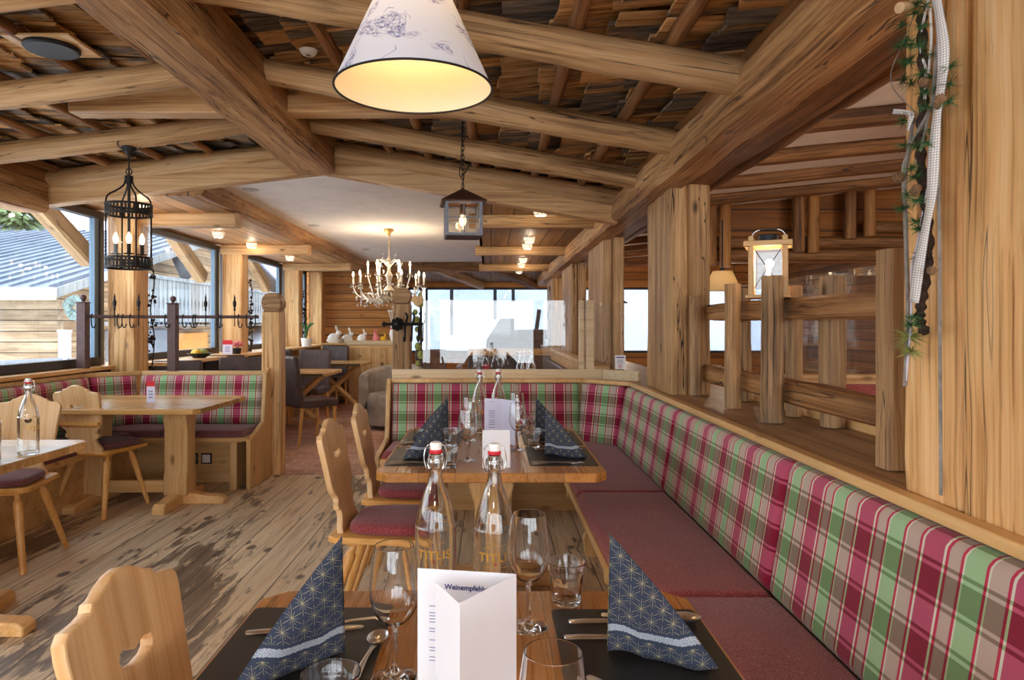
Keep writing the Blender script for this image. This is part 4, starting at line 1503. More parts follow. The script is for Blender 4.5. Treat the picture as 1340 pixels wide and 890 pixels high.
for x in (-1.15, -.99, -.47, -.22):
    mb = MB()
    mb.lathe([(0, -.085), (.0045, -.08), (.0045, .05), (.011, .06), (.007, .075), (.014, .10), (.016, .12), (.006, .15), (.009, .158), (.0025, .19), (0, .2)], 10)
    mb.build('spear_finial', M_['iron'], cr_, on_bar(x) + Vector((0, -.018, 0)))
for x, d in ((-1.30, 0), (-1.13, 0), (-1.10, 0), (-1.05, 0), (-.81, 0), (-.67, 0), (-.58, 0), (-.56, 1), (-.36, 0), (-.34, 1), (-.19, 0), (-.12, 0), (-.04, 1)):
    mb = MB()
    p = [(0, 0, .02), (0, -.016, .012), (0, -.02, -.02), (0, -.018, -.06), (.012, -.02, -.09), (.03, -.022, -.085), (.036, -.022, -.06)]
    mb.tube([(q[0] * (-1 if d else 1), q[1], q[2]) for q in smooth_path(p, 4)], .005, 6)
    mb.build('hook', M_['iron'], cr_, on_bar(x))

# ------------------------------------------------------------------ column with iron coat hooks behind the divider
kp = thing('hook_column', 'squared timber column with knob top and cast iron coat hooks behind the divider', 'post', (-.79, 6.05, 0))
timber('shaft', (0, 0, 0), (0, 0, 1.5), .155, .155, M_['post'], parent=kp, rough=.005, cham=.012, up=(1, 0, 0))
mb = MB(); mb.prism([(x * .92, z * .85 + 1.5) for x, z in HEAD], 'xz', -.072, .072); mb.build('knob', M_['post'], kp, bevel=.022, seg=3)
arm = MB()
arm.tube([(-.14, -.1, 1.325), (.2, -.1, 1.325)], .014, 8); arm.ball((-.145, -.1, 1.325), .022)
for k in range(8):
    a = k * PI / 4
    arm.ball((-.03 + .04 * math.cos(a), -.105, 1.325 + .04 * math.sin(a)), .022, 8)
arm.ball((-.03, -.115, 1.325), .03, 10)
arm.build('rosette_arm', M_['iron'], kp)
for x in (.04, .10, .16, .2):
    hk = MB()
    hk.tube(smooth_path([(x, -.1, 1.325), (x, -.13, 1.25), (x, -.14, 1.19), (x, -.18, 1.18), (x, -.19, 1.22)], 5), .009, 6)
    hk.tube(smooth_path([(x, -.1, 1.325), (x + .02, -.12, 1.39), (x + .01, -.16, 1.42)], 5), .009, 6)
    hk.build('hook', M_['iron'], kp)
dw = MB()
for k in range(9):
    dw.ball((.15 + RND.uniform(-.03, .03), -.06 + RND.uniform(-.02, .02), .98 + k * .075), RND.uniform(.02, .036), 8, 1.2)
dw.build('straw_garland', M_['lichen'], kp)
hb = MB(); hb.prism([(-.06, 0), (0, -.06), (.06, 0), (.03, .05), (0, .035), (-.03, .05)], 'xz', -.012, .012)
hb.build('wooden_heart', M_['pineZ'], kp, (.15, -.11, 1.53), bevel=.004)

# ------------------------------------------------------------------ leather chairs and rear tables
def leather_chair(label):
    c = thing('leather_chair', label, 'chair', (0, 0, 0), 0, 'brown leather dining chairs')
    mb = MB(); mb.box((-.22, -.02, .40), (.22, .44, .49)); mb.build('seat', M_['leather'], c, bevel=.02, seg=3)
    mb = MB(); mb.box((-.22, -.04, 0), (.22, .03, .56)); mb.build('backrest', M_['leather'], c, (0, -.01, .42), (.13, 0, 0), bevel=.02, seg=3)
    for x in (-.19, .19):
        for y in (.0, .4):
            l = MB(); l.tube([(0, 0, .41), (0, -.04 if y < .1 else 0, 0)], [.022, .016], 8); l.build('leg', M_['chair'], c, (x, y, 0))
    s = MB(); s.box((-.18, .2, .24), (.18, .22, .27)); s.build('stretcher', M_['chair'], c)
    return c


lc = leather_chair('brown leather chair directly right of the knobbed bench post')
lc.location, lc.rotation_euler = (-2.2, 7.6, 0), (0, 0, -.8)
G = 'brown leather dining chairs'
dup(lc, (-2.45, 9.4, 0), PI - .1, 'brown leather chair facing us between the two rear tables', G)
dup(lc, (-2.58, 11.2, 0), 3.0, 'furthest brown leather chair standing before the open shelves', G)
dup(lc, (-2.98, 9.75, 0), -.4, 'brown leather chair half hidden behind the one between the rear tables', G)
dup(lc, (-2.62, 7.15, 0), -2.8, 'brown leather chair back showing above the left bench, right of the coat rail upright', G)
dup(lc, (-3.0, 7.7, 0), -2.6, 'brown leather chair back above the left bench under the red table card', G)
dup(lc, (-3.0, 6.5, 0), -2.9, 'low brown leather chair back showing behind the coat rail upright', G)
dup(lc, (-.85, 9.6, 0), .1, 'dark leather chair standing in for an unclear dark shape behind the acrylic screen, left of the wine coloured booth', G)  # stand-in for a dark shape that could not be identified


def cross_table(label, x, y):
    t = thing('cross_leg_table', label, 'table', (x, y, 0), 0, 'pale rear tables with crossed legs')
    mb = MB(); mb.prism(octo(-.5, .5, -.42, .42, .05), 'xy', .71, .75); mb.build('tabletop', M_['tableX'], t, bevel=.005)
    for s in (-1, 1):
        l = MB(); l.tube([(s * .4, 0, .02), (-s * .34, 0, .7)], .04, 4); l.build('leg', M_['pineX'], t)
    return t


cross_table('pale cross legged table beside the leather chair by the bench post', -2.42, 8.4)
cross_table('pale cross legged table further back near the counter', -2.38, 10.45)

ct = thing('counter_cabinet', 'pale pine counter with carved hearts at the rear', 'cabinet', (-1.8, 11.4, 0))
mb = MB(); mb.box((-.6, 0, 0), (.22, .55, .98)); mb.build('body', M_['pineX'], ct, bevel=.004)
mb = MB(); mb.box((-.61, -.03, .98), (.3, .58, 1.05)); mb.build('worktop', M_['pine'], ct, bevel=.006)
for k, x in enumerate((-.57, -.2)):
    d = MB(); d.box((0, -.02, .08), (.36, 0, .94)); dd = d.build('door', M_['pineZ'], ct, (x, 0, 0), bevel=.004)
    h = MB()
    h.prism([(-.03 + .18, .68), (.18, .56), (.21, .68), (.2, .7), (.18, .685), (.16, .7)], 'xz', -.026, -.0205)
    h.tube([(.18, -.023, .56), (.19, -.023, .45), (.17, -.023, .33), (.18, -.023, .2)], .008, 5)
    h.tube([(.15, -.023, .82), (.2, -.023, .8), (.16, -.023, .76)], .007, 5)
    h.build('carved_heart', M_['rail'], dd)
sc_ = thing('shelf_unit', 'open pine shelf unit adjoining the heart carved counter', 'shelf', (-2.81, 11.45, 0))
mb = MB(); mb.box((-.05, .45, 0), (.37, .5, 1.0)); mb.box((-.05, 0, 0), (-.02, .5, 1.0)); mb.build('carcass', M_['pineZ'], sc_)
for z in (.12, .42, .72, .98):
    s = MB(); s.box((-.05, -.02, z), (.38, .5, z + .03)); s.build('shelf_board', M_['pineX'], sc_, bevel=.004)

ac = thing('tub_armchair', 'taupe leather tub armchair left of the plaid bench end', 'armchair', (-1.28, 8.75, 0), -.5)
mb = MB()
prof = []
N_ = 22
inner = lambda a: (.30 * math.cos(a), .30 * math.sin(a))
vs, fs = [], []
secs = [(.41, .06), (.43, .3), (.43, .6), (.40, .68), (.35, .7), (.30, .66), (.29, .42)]
for i in range(N_ + 1):
    a = -PI * .16 + PI * 1.32 * i / N_
    hgt = 1.0 + .16 * math.sin(PI * i / N_)
    for r, z in secs:
        vs.append((r * math.cos(a), r * math.sin(a), z * hgt if z > .3 else z))
K = len(secs)
for i in range(N_):
    for j in range(K - 1):
        fs.append((i * K + j, i * K + j + 1, (i + 1) * K + j + 1, (i + 1) * K + j))
    fs.append((i * K, (i + 1) * K, (i + 1) * K + K - 1, i * K + K - 1))
fs.append(tuple(range(K))); fs.append(tuple(range(N_ * K, N_ * K + K))[::-1])
mb.add(vs, fs); mb.build('shell', M_['suede'], ac, bevel=.02, seg=3, smooth=1.)
mb = MB(); mb.lathe([(0, .06), (.29, .06), (.3, .12), (.31, .38), (.28, .45), (0, .47)], 26); mb.build('seat_cushion', M_['suede'], ac)
for x, y in ((-.28, .25), (.28, .25), (-.28, -.1), (.28, -.1)):
    l = MB(); l.tube([(0, 0, .08), (0, 0, 0)], [.025, .018], 8); l.build('foot', M_['black'], ac, (x, y, 0))

# rear booth with dark leather seen through the acrylic
bt = thing('leather_booth', 'wine brown leather booth with pale timber edge behind the acrylic screen', 'bench', (0, 0, 0))
mb = MB(); mb.box((-.35, 10.2, .86), (.99, 10.32, .96)); mb.build('top_board', M_['planed'], bt, bevel=.008)
mb = MB(); mb.box((.88, 5.75, .8), (.998, 10.2, .97)); mb.build('side_board', M_['planed'], bt, bevel=.008)
mb = MB(); mb.box((-.35, 10.12, .3), (.95, 10.2, .86)); mb.build('backrest', M_['leather'], bt, bevel=.02)
mb = MB(); mb.box((.80, 5.75, .42), (.88, 10.12, .82)); mb.build('side_backrest', M_['leather'], bt, bevel=.02)
mb = MB(); mb.box((-.35, 9.6, 0), (.95, 10.12, .45)); mb.box((.45, 5.75, 0), (.8, 9.6, .45)); mb.build('seat', M_['leather'], bt, bevel=.02)
table('table behind the divider carrying the four swing top bottles', -.05, 6.5, .88, 1.2, M_['tableY'], None, 'y')

# right room bench and table
rb = thing('patterned_bench', 'burgundy patterned bench in the right room behind the glass screen', 'bench', (2.6, 4.6, 0))
mb = MB(); pad(mb, (-.8, 0, .5), (1, 0, 0), (0, .1, .99), 1.9, .42, .04, .03, (0, 0), 6); mb.build('backrest', M_['cushion_red'], rb, smooth=1.)
mb = MB(); mb.box((-.82, -.5, 0), (1.12, .02, .46)); mb.build('seat', M_['cushion_red'], rb, bevel=.02)
mb = MB(); mb.box((-.84, .04, 0), (1.14, .12, .98)); mb.build('frame', M_['planed'], rb, bevel=.006)
mb = MB()
for k in range(24):
    mb.ball((-.76 + k * .079, -.02 + .03, .86), .008, 6)
mb.build('stud', M_['paper2'], rb)
table('dim wooden table in the right room behind the log fence', 2.5, 3.4, .9, .9, M_['tableX'], None, 'x')
TT = .7505


def dense(prof, n=4):
    return [(max(0, q.x), q.y) for q in smooth_path([(a, b, 0) for a, b in prof], n)]



# ------------------------------------------------------------------ bottles
def make_bottle(label, group):
    b = thing('swing_top_bottle', label, 'bottle', (0, 0, 0), 0, group)
    mb = MB()
    outer = dense([(.0415, .012), (.0415, .06), (.0415, .15), (.0402, .166), (.0345, .195), (.0245, .226), (.0158, .249), (.0125, .27), (.0122, .284)], 4)
    lip = [(.0124, .2855), (.013, .2885), (.0138, .290), (.0141, .2915), (.0141, .2995), (.0139, .3012), (.0132, .3026), (.0120, .3036), (.0108, .3034), (.0096, .302), (.0092, .299)]
    inner = dense([(.0092, .298), (.0094, .27), (.0126, .247), (.0212, .224), (.031, .194), (.0368, .165), (.0383, .15), (.0384, .06), (.0383, .016)], 4)
    mb.lathe([(0, .004), (.027, .001), (.033, .0), (.0385, .0015), (.0408, .005), (.0414, .010)] + outer + lip + inner + [(.0375, .012), (.034, .009), (.027, .008), (0, .010)], 40)
    mb.build('glass_body', M_['bottle'], b, smooth=.8)
    c = MB(); c.lathe([(0, .306), (.010, .306), (.0112, .309), (.0118, .312), (.0118, .321), (.0108, .3245), (.007, .326), (0, .326)], 24)
    c.build('porcelain_stopper', M_['porcelain'], b, smooth=.7)
    c = MB(); c.lathe([(.009, .303), (.0128, .304), (.0136, .307), (.0128, .311), (.0095, .311)], 24); c.build('rubber_seal', M_['red'], b)
    w = MB()
    for s in (-1, 1):
        w.tube(smooth_path([(0, 0, .319), (s * .0145, 0, .320), (s * .0205, -.004, .312), (s * .023, -.006, .292), (s * .018, -.006, .274), (s * .0132, 0, .272)], 5), .0013, 6)
        w.tube(smooth_path([(s * .0132, 0, .272), (s * .017, .004, .284), (s * .015, .01, .294), (s * .0138, 0, .282)], 4), .0012, 6)
    w.tube([(.0136 * math.cos(2 * PI * i / 24), .0136 * math.sin(2 * PI * i / 24), .272) for i in range(24)], .0012, 6, True)
    w.build('wire_bail', M_['chrome'], b)
    # printed emblem wrapped on the front of the body
    R_ = .0417

    def wrap(me):
        for v in me.vertices:
            a = v.co.x / R_
            rr = R_ + v.co.z
            z = v.co.y
            v.co = (rr * math.sin(a), -rr * math.cos(a), z)
        return me
    tm = text_mesh('TITLIS', .0225, .00065, .00012, 'CENTER', 1.16)
    tm.transform(Matrix.Translation((0, .108, .0002)))
    link('printed_name', wrap(tm), M_['gold'], b)
    g = MB()

    def stroke(pts, r):
        g.tube([(R_ * math.sin(x / R_), -R_ * math.cos(x / R_), z + .010) for x, z in pts], r, 5)
    stroke([(p.x, p.y) for p in smooth_path([(-.026, .1195, 0), (-.02, .124, 0), (-.013, .124, 0), (-.009, .121, 0), (-.015, .128, 0), (-.017, .133, 0), (-.012, .135, 0), (-.004, .131, 0), (.004, .127, 0), (.012, .127, 0), (.022, .131, 0)], 4)], .0006)
    g.build('mountain_line', M_['gold'], b)
    g = MB()
    stroke([(-.026, .093), (-.005, .093)], .0004); stroke([(.005, .093), (.026, .093)], .0004)
    for k in range(11):
        x = -.022 + k * .0044
        stroke([(x, .086), (x, .0895)], .0006)
    g.build('small_lettering', M_['gold'], b)
    r = MB()
    for dx, dz in ((.0028, .0009), (.0009, .0028)):
        r.grid(lambda u, v: (R_ * 1.006 * math.sin((2 * u - 1) * dx / R_), -R_ * 1.006 * math.cos((2 * u - 1) * dx / R_), .103 + (2 * v - 1) * dz), 2, 1)
    r.build('red_cross', M_['red'], b)
    return b


GB = 'clear swing top bottles'
b0 = make_bottle('clear swing top bottle with gold print, left one in the foreground', GB)
b0.location = (-.112, 1.375, TT)
b0.scale = (1, 1, 1.025)
dup(b0, (.006, 1.36, TT), .06, 'clear swing top bottle with gold print, right one in the foreground', GB)
dup(b0, (-.062, 3.6, TT), .2, 'left swing top bottle at the far end of the second set table', GB)
dup(b0, (.037, 3.63, TT), -.2, 'right swing top bottle at the far end of the second set table', GB)
dup(b0, (-2.035, 3.0, TT), 1.2, 'clear bottle at the corner of the left edge table, the right one', GB)
dup(b0, (-2.075, 2.82, TT), 2.2, 'clear bottle at the very left picture edge', GB)
for x, y, nm in ((.255, 6.05, 'first'), (.30, 6.14, 'second'), (.355, 6.03, 'third'), (.36, 6.28, 'last, standing apart')):
    dup(b0, (x, y, TT), 2.0 + x, 'swing top bottle behind the acrylic screen, %s from the left' % nm, GB)


# ------------------------------------------------------------------ glasses
def wineglass(label, loc):
    mb = MB()
    foot = [(0, 0), (.034, 0), (.0358, .0003), (.0362, .0012), (.0356, .0021), (.0335, .0028), (.02, .0055), (.009, .0095), (.0048, .018), (.004, .035), (.004, .05)]
    outer = dense([(.004, .05), (.0046, .078), (.010, .0855), (.022, .094), (.034, .111), (.0402, .136), (.0398, .156), (.0362, .186), (.0319, .2135)], 5)
    rim = [(.0318, .2142), (.0316, .2147), (.0312, .215), (.0308, .2147), (.0306, .2142)]
    inner = dense([(.0307, .2135), (.0350, .186), (.0386, .156), (.039, .136), (.0328, .1125), (.021, .0962), (.009, .0892)], 5)
    mb.lathe(foot + outer[1:] + rim + inner + [(.004, .0884), (0, .0882)], 44)
    return tag(mb.build('wine_glass', M_['glass'], None, loc, smooth=1.0), label, 'glass', 'stemmed wine glasses')


w0 = wineglass('empty wine glass left of the white menu in the foreground', (-.156, 1.10, TT))


def dup1(o, loc, label, rz=0):
    c = o.copy(); COL.objects.link(c)
    c.location = loc; c.rotation_euler = (0, 0, rz); c['label'] = label
    return c


for loc, nm in (((.070, 1.285, TT), 'empty wine glass between the right front bottle and the ribbed tumbler'),
                ((.067, .742, TT), 'wine glass rim at the bottom edge right of the white menu'),
                ((-.100, 2.85, TT), 'wine glass on the second table left of the small white card'),
                ((-.104, 3.36, TT), 'wine glass behind another, beside the left far bottle'),
                ((.120, 3.10, TT), 'wine glass on the second table right of the lilac menu'),
                ((.135, 3.58, TT), 'wine glass at the far end right of the far bottles')):
    dup1(w0, loc, nm)


def tumbler(label, loc):
    mb = MB()
    mb.lathe([(0, 0), (.024, 0), (.0265, .0005), (.028, .002), (.0288, .0045), (.0302, .018), (.0318, .035), (.0334, .048), (.0348, .060), (.0354, .0635), (.0362, .0655), (.0371, .068),
              (.0378, .070), (.0398, .079), (.041, .0845), (.0412, .086), (.0411, .087), (.0407, .0877), (.0401, .0878), (.0397, .0873), (.0394, .086), (.0390, .083), (.0374, .075),
              (.0356, .067), (.0342, .061), (.0326, .054), (.0306, .045), (.0282, .03), (.0262, .018), (.025, .0145), (.022, .012), (.015, .0105), (0, .010)], 63,
             mod=lambda a, z: 1 + (.042 * (abs(math.cos(4.5 * a)) - .6) if .003 < z < .062 else 0))
    return tag(mb.build('water_tumbler', M_['glass'], None, loc, smooth=.9), label, 'glass', 'ribbed water tumblers')


t0 = tumbler('ribbed water tumbler by the right black placemat in the foreground', (.153, 1.395, TT))
for loc, nm in (((-.223, .948, TT), 'ribbed tumbler cut by the bottom edge near the left star napkin'),
                ((-.170, 2.72, TT), 'ribbed tumbler at the near left of the second table'),
                ((-.19, 3.18, TT), 'ribbed tumbler behind the near left one on the second table'),
                ((.195, 3.17, TT), 'ribbed tumbler at the right placemat of the second table'),
                ((.215, 3.68, TT), 'ribbed tumbler furthest back on the right of the second table')):
    dup1(t0, loc, nm)

sh_ = thing('salt_shaker', 'small glass shaker with metal lid behind the small white card', 'shaker', (.0, 3.02, TT))
mb = MB(); mb.lathe([(0, 0), (.028, 0), (.031, .004), (.031, .07), (.027, .075), (.026, .07), (.029, .066), (.029, .006), (0, .006)], 24); mb.build('jar', M_['glass'], sh_)
mb = MB(); mb.lathe([(0, .076), (.03, .076), (.032, .08), (.032, .098), (.03, .102), (0, .104)], 24); mb.build('lid', M_['steel'], sh_)


# ------------------------------------------------------------------ placemats
def placemat(label, x0, x1, y0, y1):
    mb = MB()
    w, l = (x1 - x0) / 2, (y1 - y0) / 2
    mb.prism(octo(-w, w, -l, l, .008), 'xy', 0, .0022)
    return tag(mb.build('placemat', M_['placemat'], None, ((x0 + x1) / 2, (y0 + y1) / 2, TT), bevel=.0006), label, 'placemat', 'black leather placemats')


MATZ = TT + .0024
placemat('black placemat under the left foreground star napkin', -.472, -.195, .93, 1.37)
placemat('black placemat under the right foreground star napkin', .119, .402, .93, 1.362)
placemat('black placemat near left on the second table', -.435, -.15, 2.75, 3.17)
placemat('black placemat far left on the second table', -.435, -.15, 3.23, 3.65)
placemat('black placemat near right on the second table', .155, .435, 2.75, 3.17)
placemat('black placemat far right on the second table', .155, .435, 3.23, 3.65)


# ------------------------------------------------------------------ napkins
def napkin_mesh(mir, W, H, seed):
    rr = random.Random(seed)
    mb = MB()
    A = Vector((.004, .02, H))
    ph = rr.uniform(0, .6)

    def bottom(s, back):
        x = W * s
        wave = .016 * math.sin(s * 5.4 + ph) * s * 1.2
        y = .012 + wave - .02 * s if not back else .05 + .02 * math.sin(s * PI) - .05 * s * s
        z = .012 * max(0, math.sin(s * 7.0 + ph * 2 + .4)) * (0 if back else 1) * (1 - s * .4)
        return Vector((x, y, z + .0012))

    def f(back):
        def g(s, h):
            b = bottom(s, back)
            p = b.lerp(A, h)
            bulge = math.sin(PI * min(1, s * 1.05)) * math.sin(PI * h) * .016
            p.y += bulge if back else -bulge
            p.x += .006 * math.sin(PI * h) * s
            if mir:
                p.x = -p.x
            return p
        return g

    def uvf(s, h):
        return (W * s * (1 - h) + .0, (H * h) + .012 * (1 - h))
    mb.grid(f(False), 20, 20, uvf)
    mb.grid(f(True), 14, 16, uvf)
    me = mb.mesh('napkin', 1.2)
    return me


def napkin(me, label, loc, rz):
    o = link('folded_napkin', me, M_['napkin'], None, loc, (0, 0, rz))
    m = o.modifiers.new('thick', 'SOLIDIFY'); m.thickness = .0014
    return tag(o, label, 'napkin', 'dark blue star napkins')


nr, nl = napkin_mesh(False, .178, .208, 3), napkin_mesh(True, .178, .208, 5)
napkin(nr, 'dark blue napkin with gold stars on the right foreground placemat', (.197, 1.155, MATZ), -.14)
napkin(nl, 'dark blue napkin with gold stars on the left foreground placemat', (-.242, 1.145, MATZ), .42)
napkin(nr, 'dark blue folded napkin near right on the second table', (.228, 2.93, MATZ), -.12)
napkin(nr, 'dark blue folded napkin far right, partly hidden behind the near right one', (.215, 3.36, MATZ), -.05)
napkin(nl, 'dark blue folded napkin near left on the second table', (-.205, 2.93, MATZ), .3)
napkin(nl, 'dark blue folded napkin far left whose tip shows above the near left one', (-.21, 3.38, MATZ), .1)


# ------------------------------------------------------------------ cutlery (each lies along local x, handle end at 0)
def strip(mb, st, th=.0016):
    """st: (x, half width, z)"""
    vs, fs = [], []
    for x, w, z in st:
        vs += [(x, -w, z), (x, w, z), (x, w * .7, z + th), (x, -w * .7, z + th)]
    n = len(st)
    for i in range(n - 1):
        for k in range(4):
            l = (k + 1) % 4
            fs.append((i * 4 + k, i * 4 + l, i * 4 + 4 + l, i * 4 + 4 + k))
    fs.append((3, 2, 1, 0)); fs.append(tuple((n - 1) * 4 + k for k in range(4)))
    mb.add(vs, fs)


mb = MB(); strip(mb, [(0, .004, 0), (.004, .0075, .0), (.03, .0078, .001), (.095, .0062, .001), (.1, .0075, .001), (.13, .0095, 0), (.19, .009, 0), (.208, .005, 0), (.214, .001, 0)], .003)
kn = mb.mesh('knife', 1.0)
mb = MB(); strip(mb, [(0, .005, .0), (.004, .0085, 0), (.02, .008, .001), (.09, .0035, .006), (.13, .004, .006), (.14, .01, .004), (.15, .0125, .003), (.158, .0125, .003)], .002)
for k in range(4):
    y = -.0108 + k * .0072
    mb.tube([(.156, y, .004), (.175, y, .003), (.2, y * .95, .0065)], [.0017, .0016, .0009], 6)
fk = mb.mesh('fork', 1.0)
mb = MB(); strip(mb, [(0, .005, 0), (.004, .0085, 0), (.02, .008, .001), (.09, .0035, .007), (.12, .0035, .007), (.135, .006, .005)], .002)
mb.lathe([(0, -.011), (.008, -.010), (.015, -.006), (.0185, 0), (.0178, .0006), (.014, -.005), (.007, -.0088), (0, -.0096)], 24, (.16, 0, .0115), M=Matrix.Diagonal((1.5, 1, 1, 1)))
sp = mb.mesh('spoon', 1.0)


def cutlery(kind, label, loc, rz, z=MATZ):
    me = {'knife': kn, 'fork': fk, 'spoon': sp}[kind]
    o = link('table_' + kind, me, None, None, (loc[0], loc[1], z), (0, 0, rz))
    if not me.materials:
        me.materials.append(M_['steel'])
    return tag(o, label, kind, 'silver cutlery')


cutlery('knife', 'knife lying along the far edge of the right foreground placemat', (.148, 1.303, 0), .01)
cutlery('knife', 'knife on the right foreground placemat beside the napkin', (.132, 1.238, 0), -.02)
cutlery('fork', 'fork with handle end on the near part of the right foreground placemat', (.155, 1.10, 0), -.85)
cutlery('spoon', 'spoon whose bowl shows right of the right foreground napkin', (.215, 1.335, 0), -.2)
cutlery('knife', 'knife with its handle left of the left foreground napkin', (-.452, 1.255, 0), .12)
cutlery('spoon', 'dessert spoon on the left foreground placemat beside the wine glass', (-.222, 1.06, 0), 1.45)
cutlery('fork', 'fork whose tip shows behind the left foreground napkin', (-.35, 1.27, 0), .28)
for sx, xx, nm in ((-1, -.42, 'left'), (1, .17, 'right')):
    for yy, nn in ((2.78, 'near'), (3.26, 'far')):
        cutlery('fork', '%s %s fork on the second table placemat' % (nn, nm), (xx, yy, 0), .06)
        cutlery('knife', '%s %s knife at the front of the second table placemat' % (nn, nm), (xx, yy + .035, 0), -.04)
        cutlery('knife', '%s %s second knife beyond the napkin on the second table' % (nn, nm), (xx + .03, yy + .33, 0), .02)


# ------------------------------------------------------------------ printed cards
def panel(mb, a, b, h, th=.0007, z0=0.0):
    a, b = Vector((*a, 0)), Vector((*b, 0))
    d = (b - a).normalized()
    n = Vector((-d.y, d.x, 0)) * th
    mb.add([a, b, b + n, a + n] + [p + Vector((0, 0, h)) for p in (a, b, b + n, a + n)],
           [(3, 2, 1, 0), (4, 5, 6, 7), (0, 1, 5, 4), (1, 2, 6, 5), (2, 3, 7, 6), (3, 0, 4, 7)])


mn = thing('folded_menu', 'white folded menu card standing on the foreground table between the wine glasses', 'menu', (0, 0, TT))
P1, P2, P3, P4 = (-.109, 1.008), (.0355, .984), (-.0415, .882), (-.078, .955)
mb = MB(); panel(mb, P1, P2, .21); panel(mb, P2, P3, .21, .0007); panel(mb, P3, P4, .21)
mb.build('card', M_['paper'], mn, smooth=0)
dv = (Vector((*P2, 0)) - Vector((*P1, 0))).normalized()
Mt = Matrix((dv, (0, 0, 1), Vector((dv.y, -dv.x, 0)))).transposed().to_4x4()
tm = text_mesh('Weinempfehlungen', .0107, .00025, .0001, 'LEFT')
o = link('heading', tm, M_['ink'], mn)
o.matrix_local = Matrix.Translation(Vector((*P1, .182)) + dv * .041 + Vector((dv.y, -dv.x, 0)) * .0004) @ Mt
ln = MB()
for z, l in ((.155, .012), (.145, .012), (.1405, .014), (.136, .010), (.1315, .013), (.122, .015), (.1175, .012), (.105, .014), (.094, .016), (.0895, .012), (.08, .014), (.075, .013)):
    p = Vector((*P1, z)) + dv * .018 + Vector((dv.y, -dv.x, 0)) * .0003
    q = p + dv * l
    ln.add([p, q, q + Vector((0, 0, .0016)), p + Vector((0, 0, .0016))], [(0, 1, 2, 3)])
ln.build('small_print', M_['inkgrey'], mn, smooth=0)

mn2 = thing('folded_menu', 'lilac white folded menu standing before the two bottles on the second table', 'menu', (0, 0, TT))
mb = MB(); panel(mb, (-.034, 3.33), (.047, 3.31), .21); panel(mb, (.047, 3.31), (.112, 3.22), .21)
mb.build('card', M_['paper2'], mn2, smooth=0)
ln = MB()
for k, z in enumerate((.195, .15, .14, .13, .12, .105, .095, .085, .07, .045)):
    w = .012 if k == 0 else .028
    ln.box((.006 - w / 2 - .004, 3.3145, z), (.006 + w / 2 - .004, 3.3148, z + .002))
ln.build('small_print', M_['ink'], mn2, (0, 0, 0), smooth=0)
tc = thing('tent_card', 'small blank white tent card at the near end of the second table', 'card', (.02, 2.715, TT), .03)
mb = MB()
mb.add([(-.055, 0, 0), (.055, 0, 0), (.055, .022, .147), (-.055, .022, .147), (-.055, .05, 0), (.055, .05, 0)], [(0, 1, 2, 3), (3, 2, 5, 4)])
o = mb.build('card', M_['paper'], tc, smooth=0)
m = o.modifiers.new('thick', 'SOLIDIFY'); m.thickness = .0008


def stand_card(label, loc, rz, w=.058, h=.158, red=.25):
    t = thing('table_card', label, 'card', loc, rz, 'red topped table cards')
    mb = MB(); mb.box((-w / 2, 0, 0), (w / 2, .003, h)); mb.build('card', M_['paper2'], t, smooth=0)
    mb = MB(); mb.box((-w / 2, -.0012, h * (1 - red)), (w / 2, -.0002, h)); mb.build('red_header', M_['red'], t, smooth=0)
    mb = MB()
    for k in range(3):
        mb.box((-w * .25, -.001, h * (.2 + .14 * k)), (w * .25, -.0002, h * (.28 + .14 * k)))
    mb.build('print', M_['inkgrey'], t, smooth=0)
    mb = MB(); mb.box((-w / 2 - .004, -.02, 0), (w / 2 + .004, .02, .004)); mb.build('foot', M_['lampglass'], t, smooth=0)
    return t


stand_card('slim table card with red header on the left bench table', (-2.49, 4.99, TT), .1)
stand_card('red and white card on the window sill behind the coat rail', (-3.13, 8.1, .966), .1, .11, .17, .3)
stand_card('red and white card on the table behind the acrylic screen', (-.05, 6.4, TT), 0, .06, .2, .25)
# ------------------------------------------------------------------ lights that belong to lamps
def point(name, loc, power, col, size=.03, parent=None):
    l = bpy.data.lights.new(name, 'POINT')
    l.energy = power; l.color = col; l.shadow_soft_size = size
    o = bpy.data.objects.new(name, l)
    COL.objects.link(o)
    o.parent = parent
    o.location = loc
    return o


WARM = (1.0, .66, .34)
WARM2 = (1.0, .78, .54)

# big printed cone pendant
lp = thing('pendant_lamp', 'white cone lampshade printed with blue sketches hanging at the top', 'lamp', (-.224, 1.97, 2.0))
mb = MB()
R0, R1, HH = .226, .06, .37
mb.grid(lambda u, v: ((R0 + (R1 - R0) * v) * math.cos(2 * PI * u - PI / 2), (R0 + (R1 - R0) * v) * math.sin(2 * PI * u - PI / 2), HH * v), 72, 8,
        lambda u, v: (u * 1.3, v * .4))
mb.build('lamp_shade', M_['shade'], lp, smooth=1.)
mb = MB(); mb.tube([(R0 * math.cos(2 * PI * k / 72), R0 * math.sin(2 * PI * k / 72), 0) for k in range(72)], .0035, 6, True); mb.build('rim_band', M_['black'], lp)
mb = MB(); mb.lathe([(0, .2), (.018, .205), (.03, .235), (.026, .26), (.015, .285), (0, .29)], 16); mb.build('bulb', M_['bulb'], lp)
mb = MB(); mb.lathe([(.016, .28), (.02, .29), (.02, .35), (0, .36)], 14); mb.lathe([(.018, .36), (.065, .37), (.065, .374), (0, .376)], 20); mb.build('socket', M_['black'], lp)
mb = MB(); mb.tube([(0, 0, .37), (0, 0, .56)], .004, 6); mb.build('cord', M_['black'], lp)
point('pendant_bulb_light', (0, 0, .2), 1.0, (1.0, .68, .34), .05, lp)

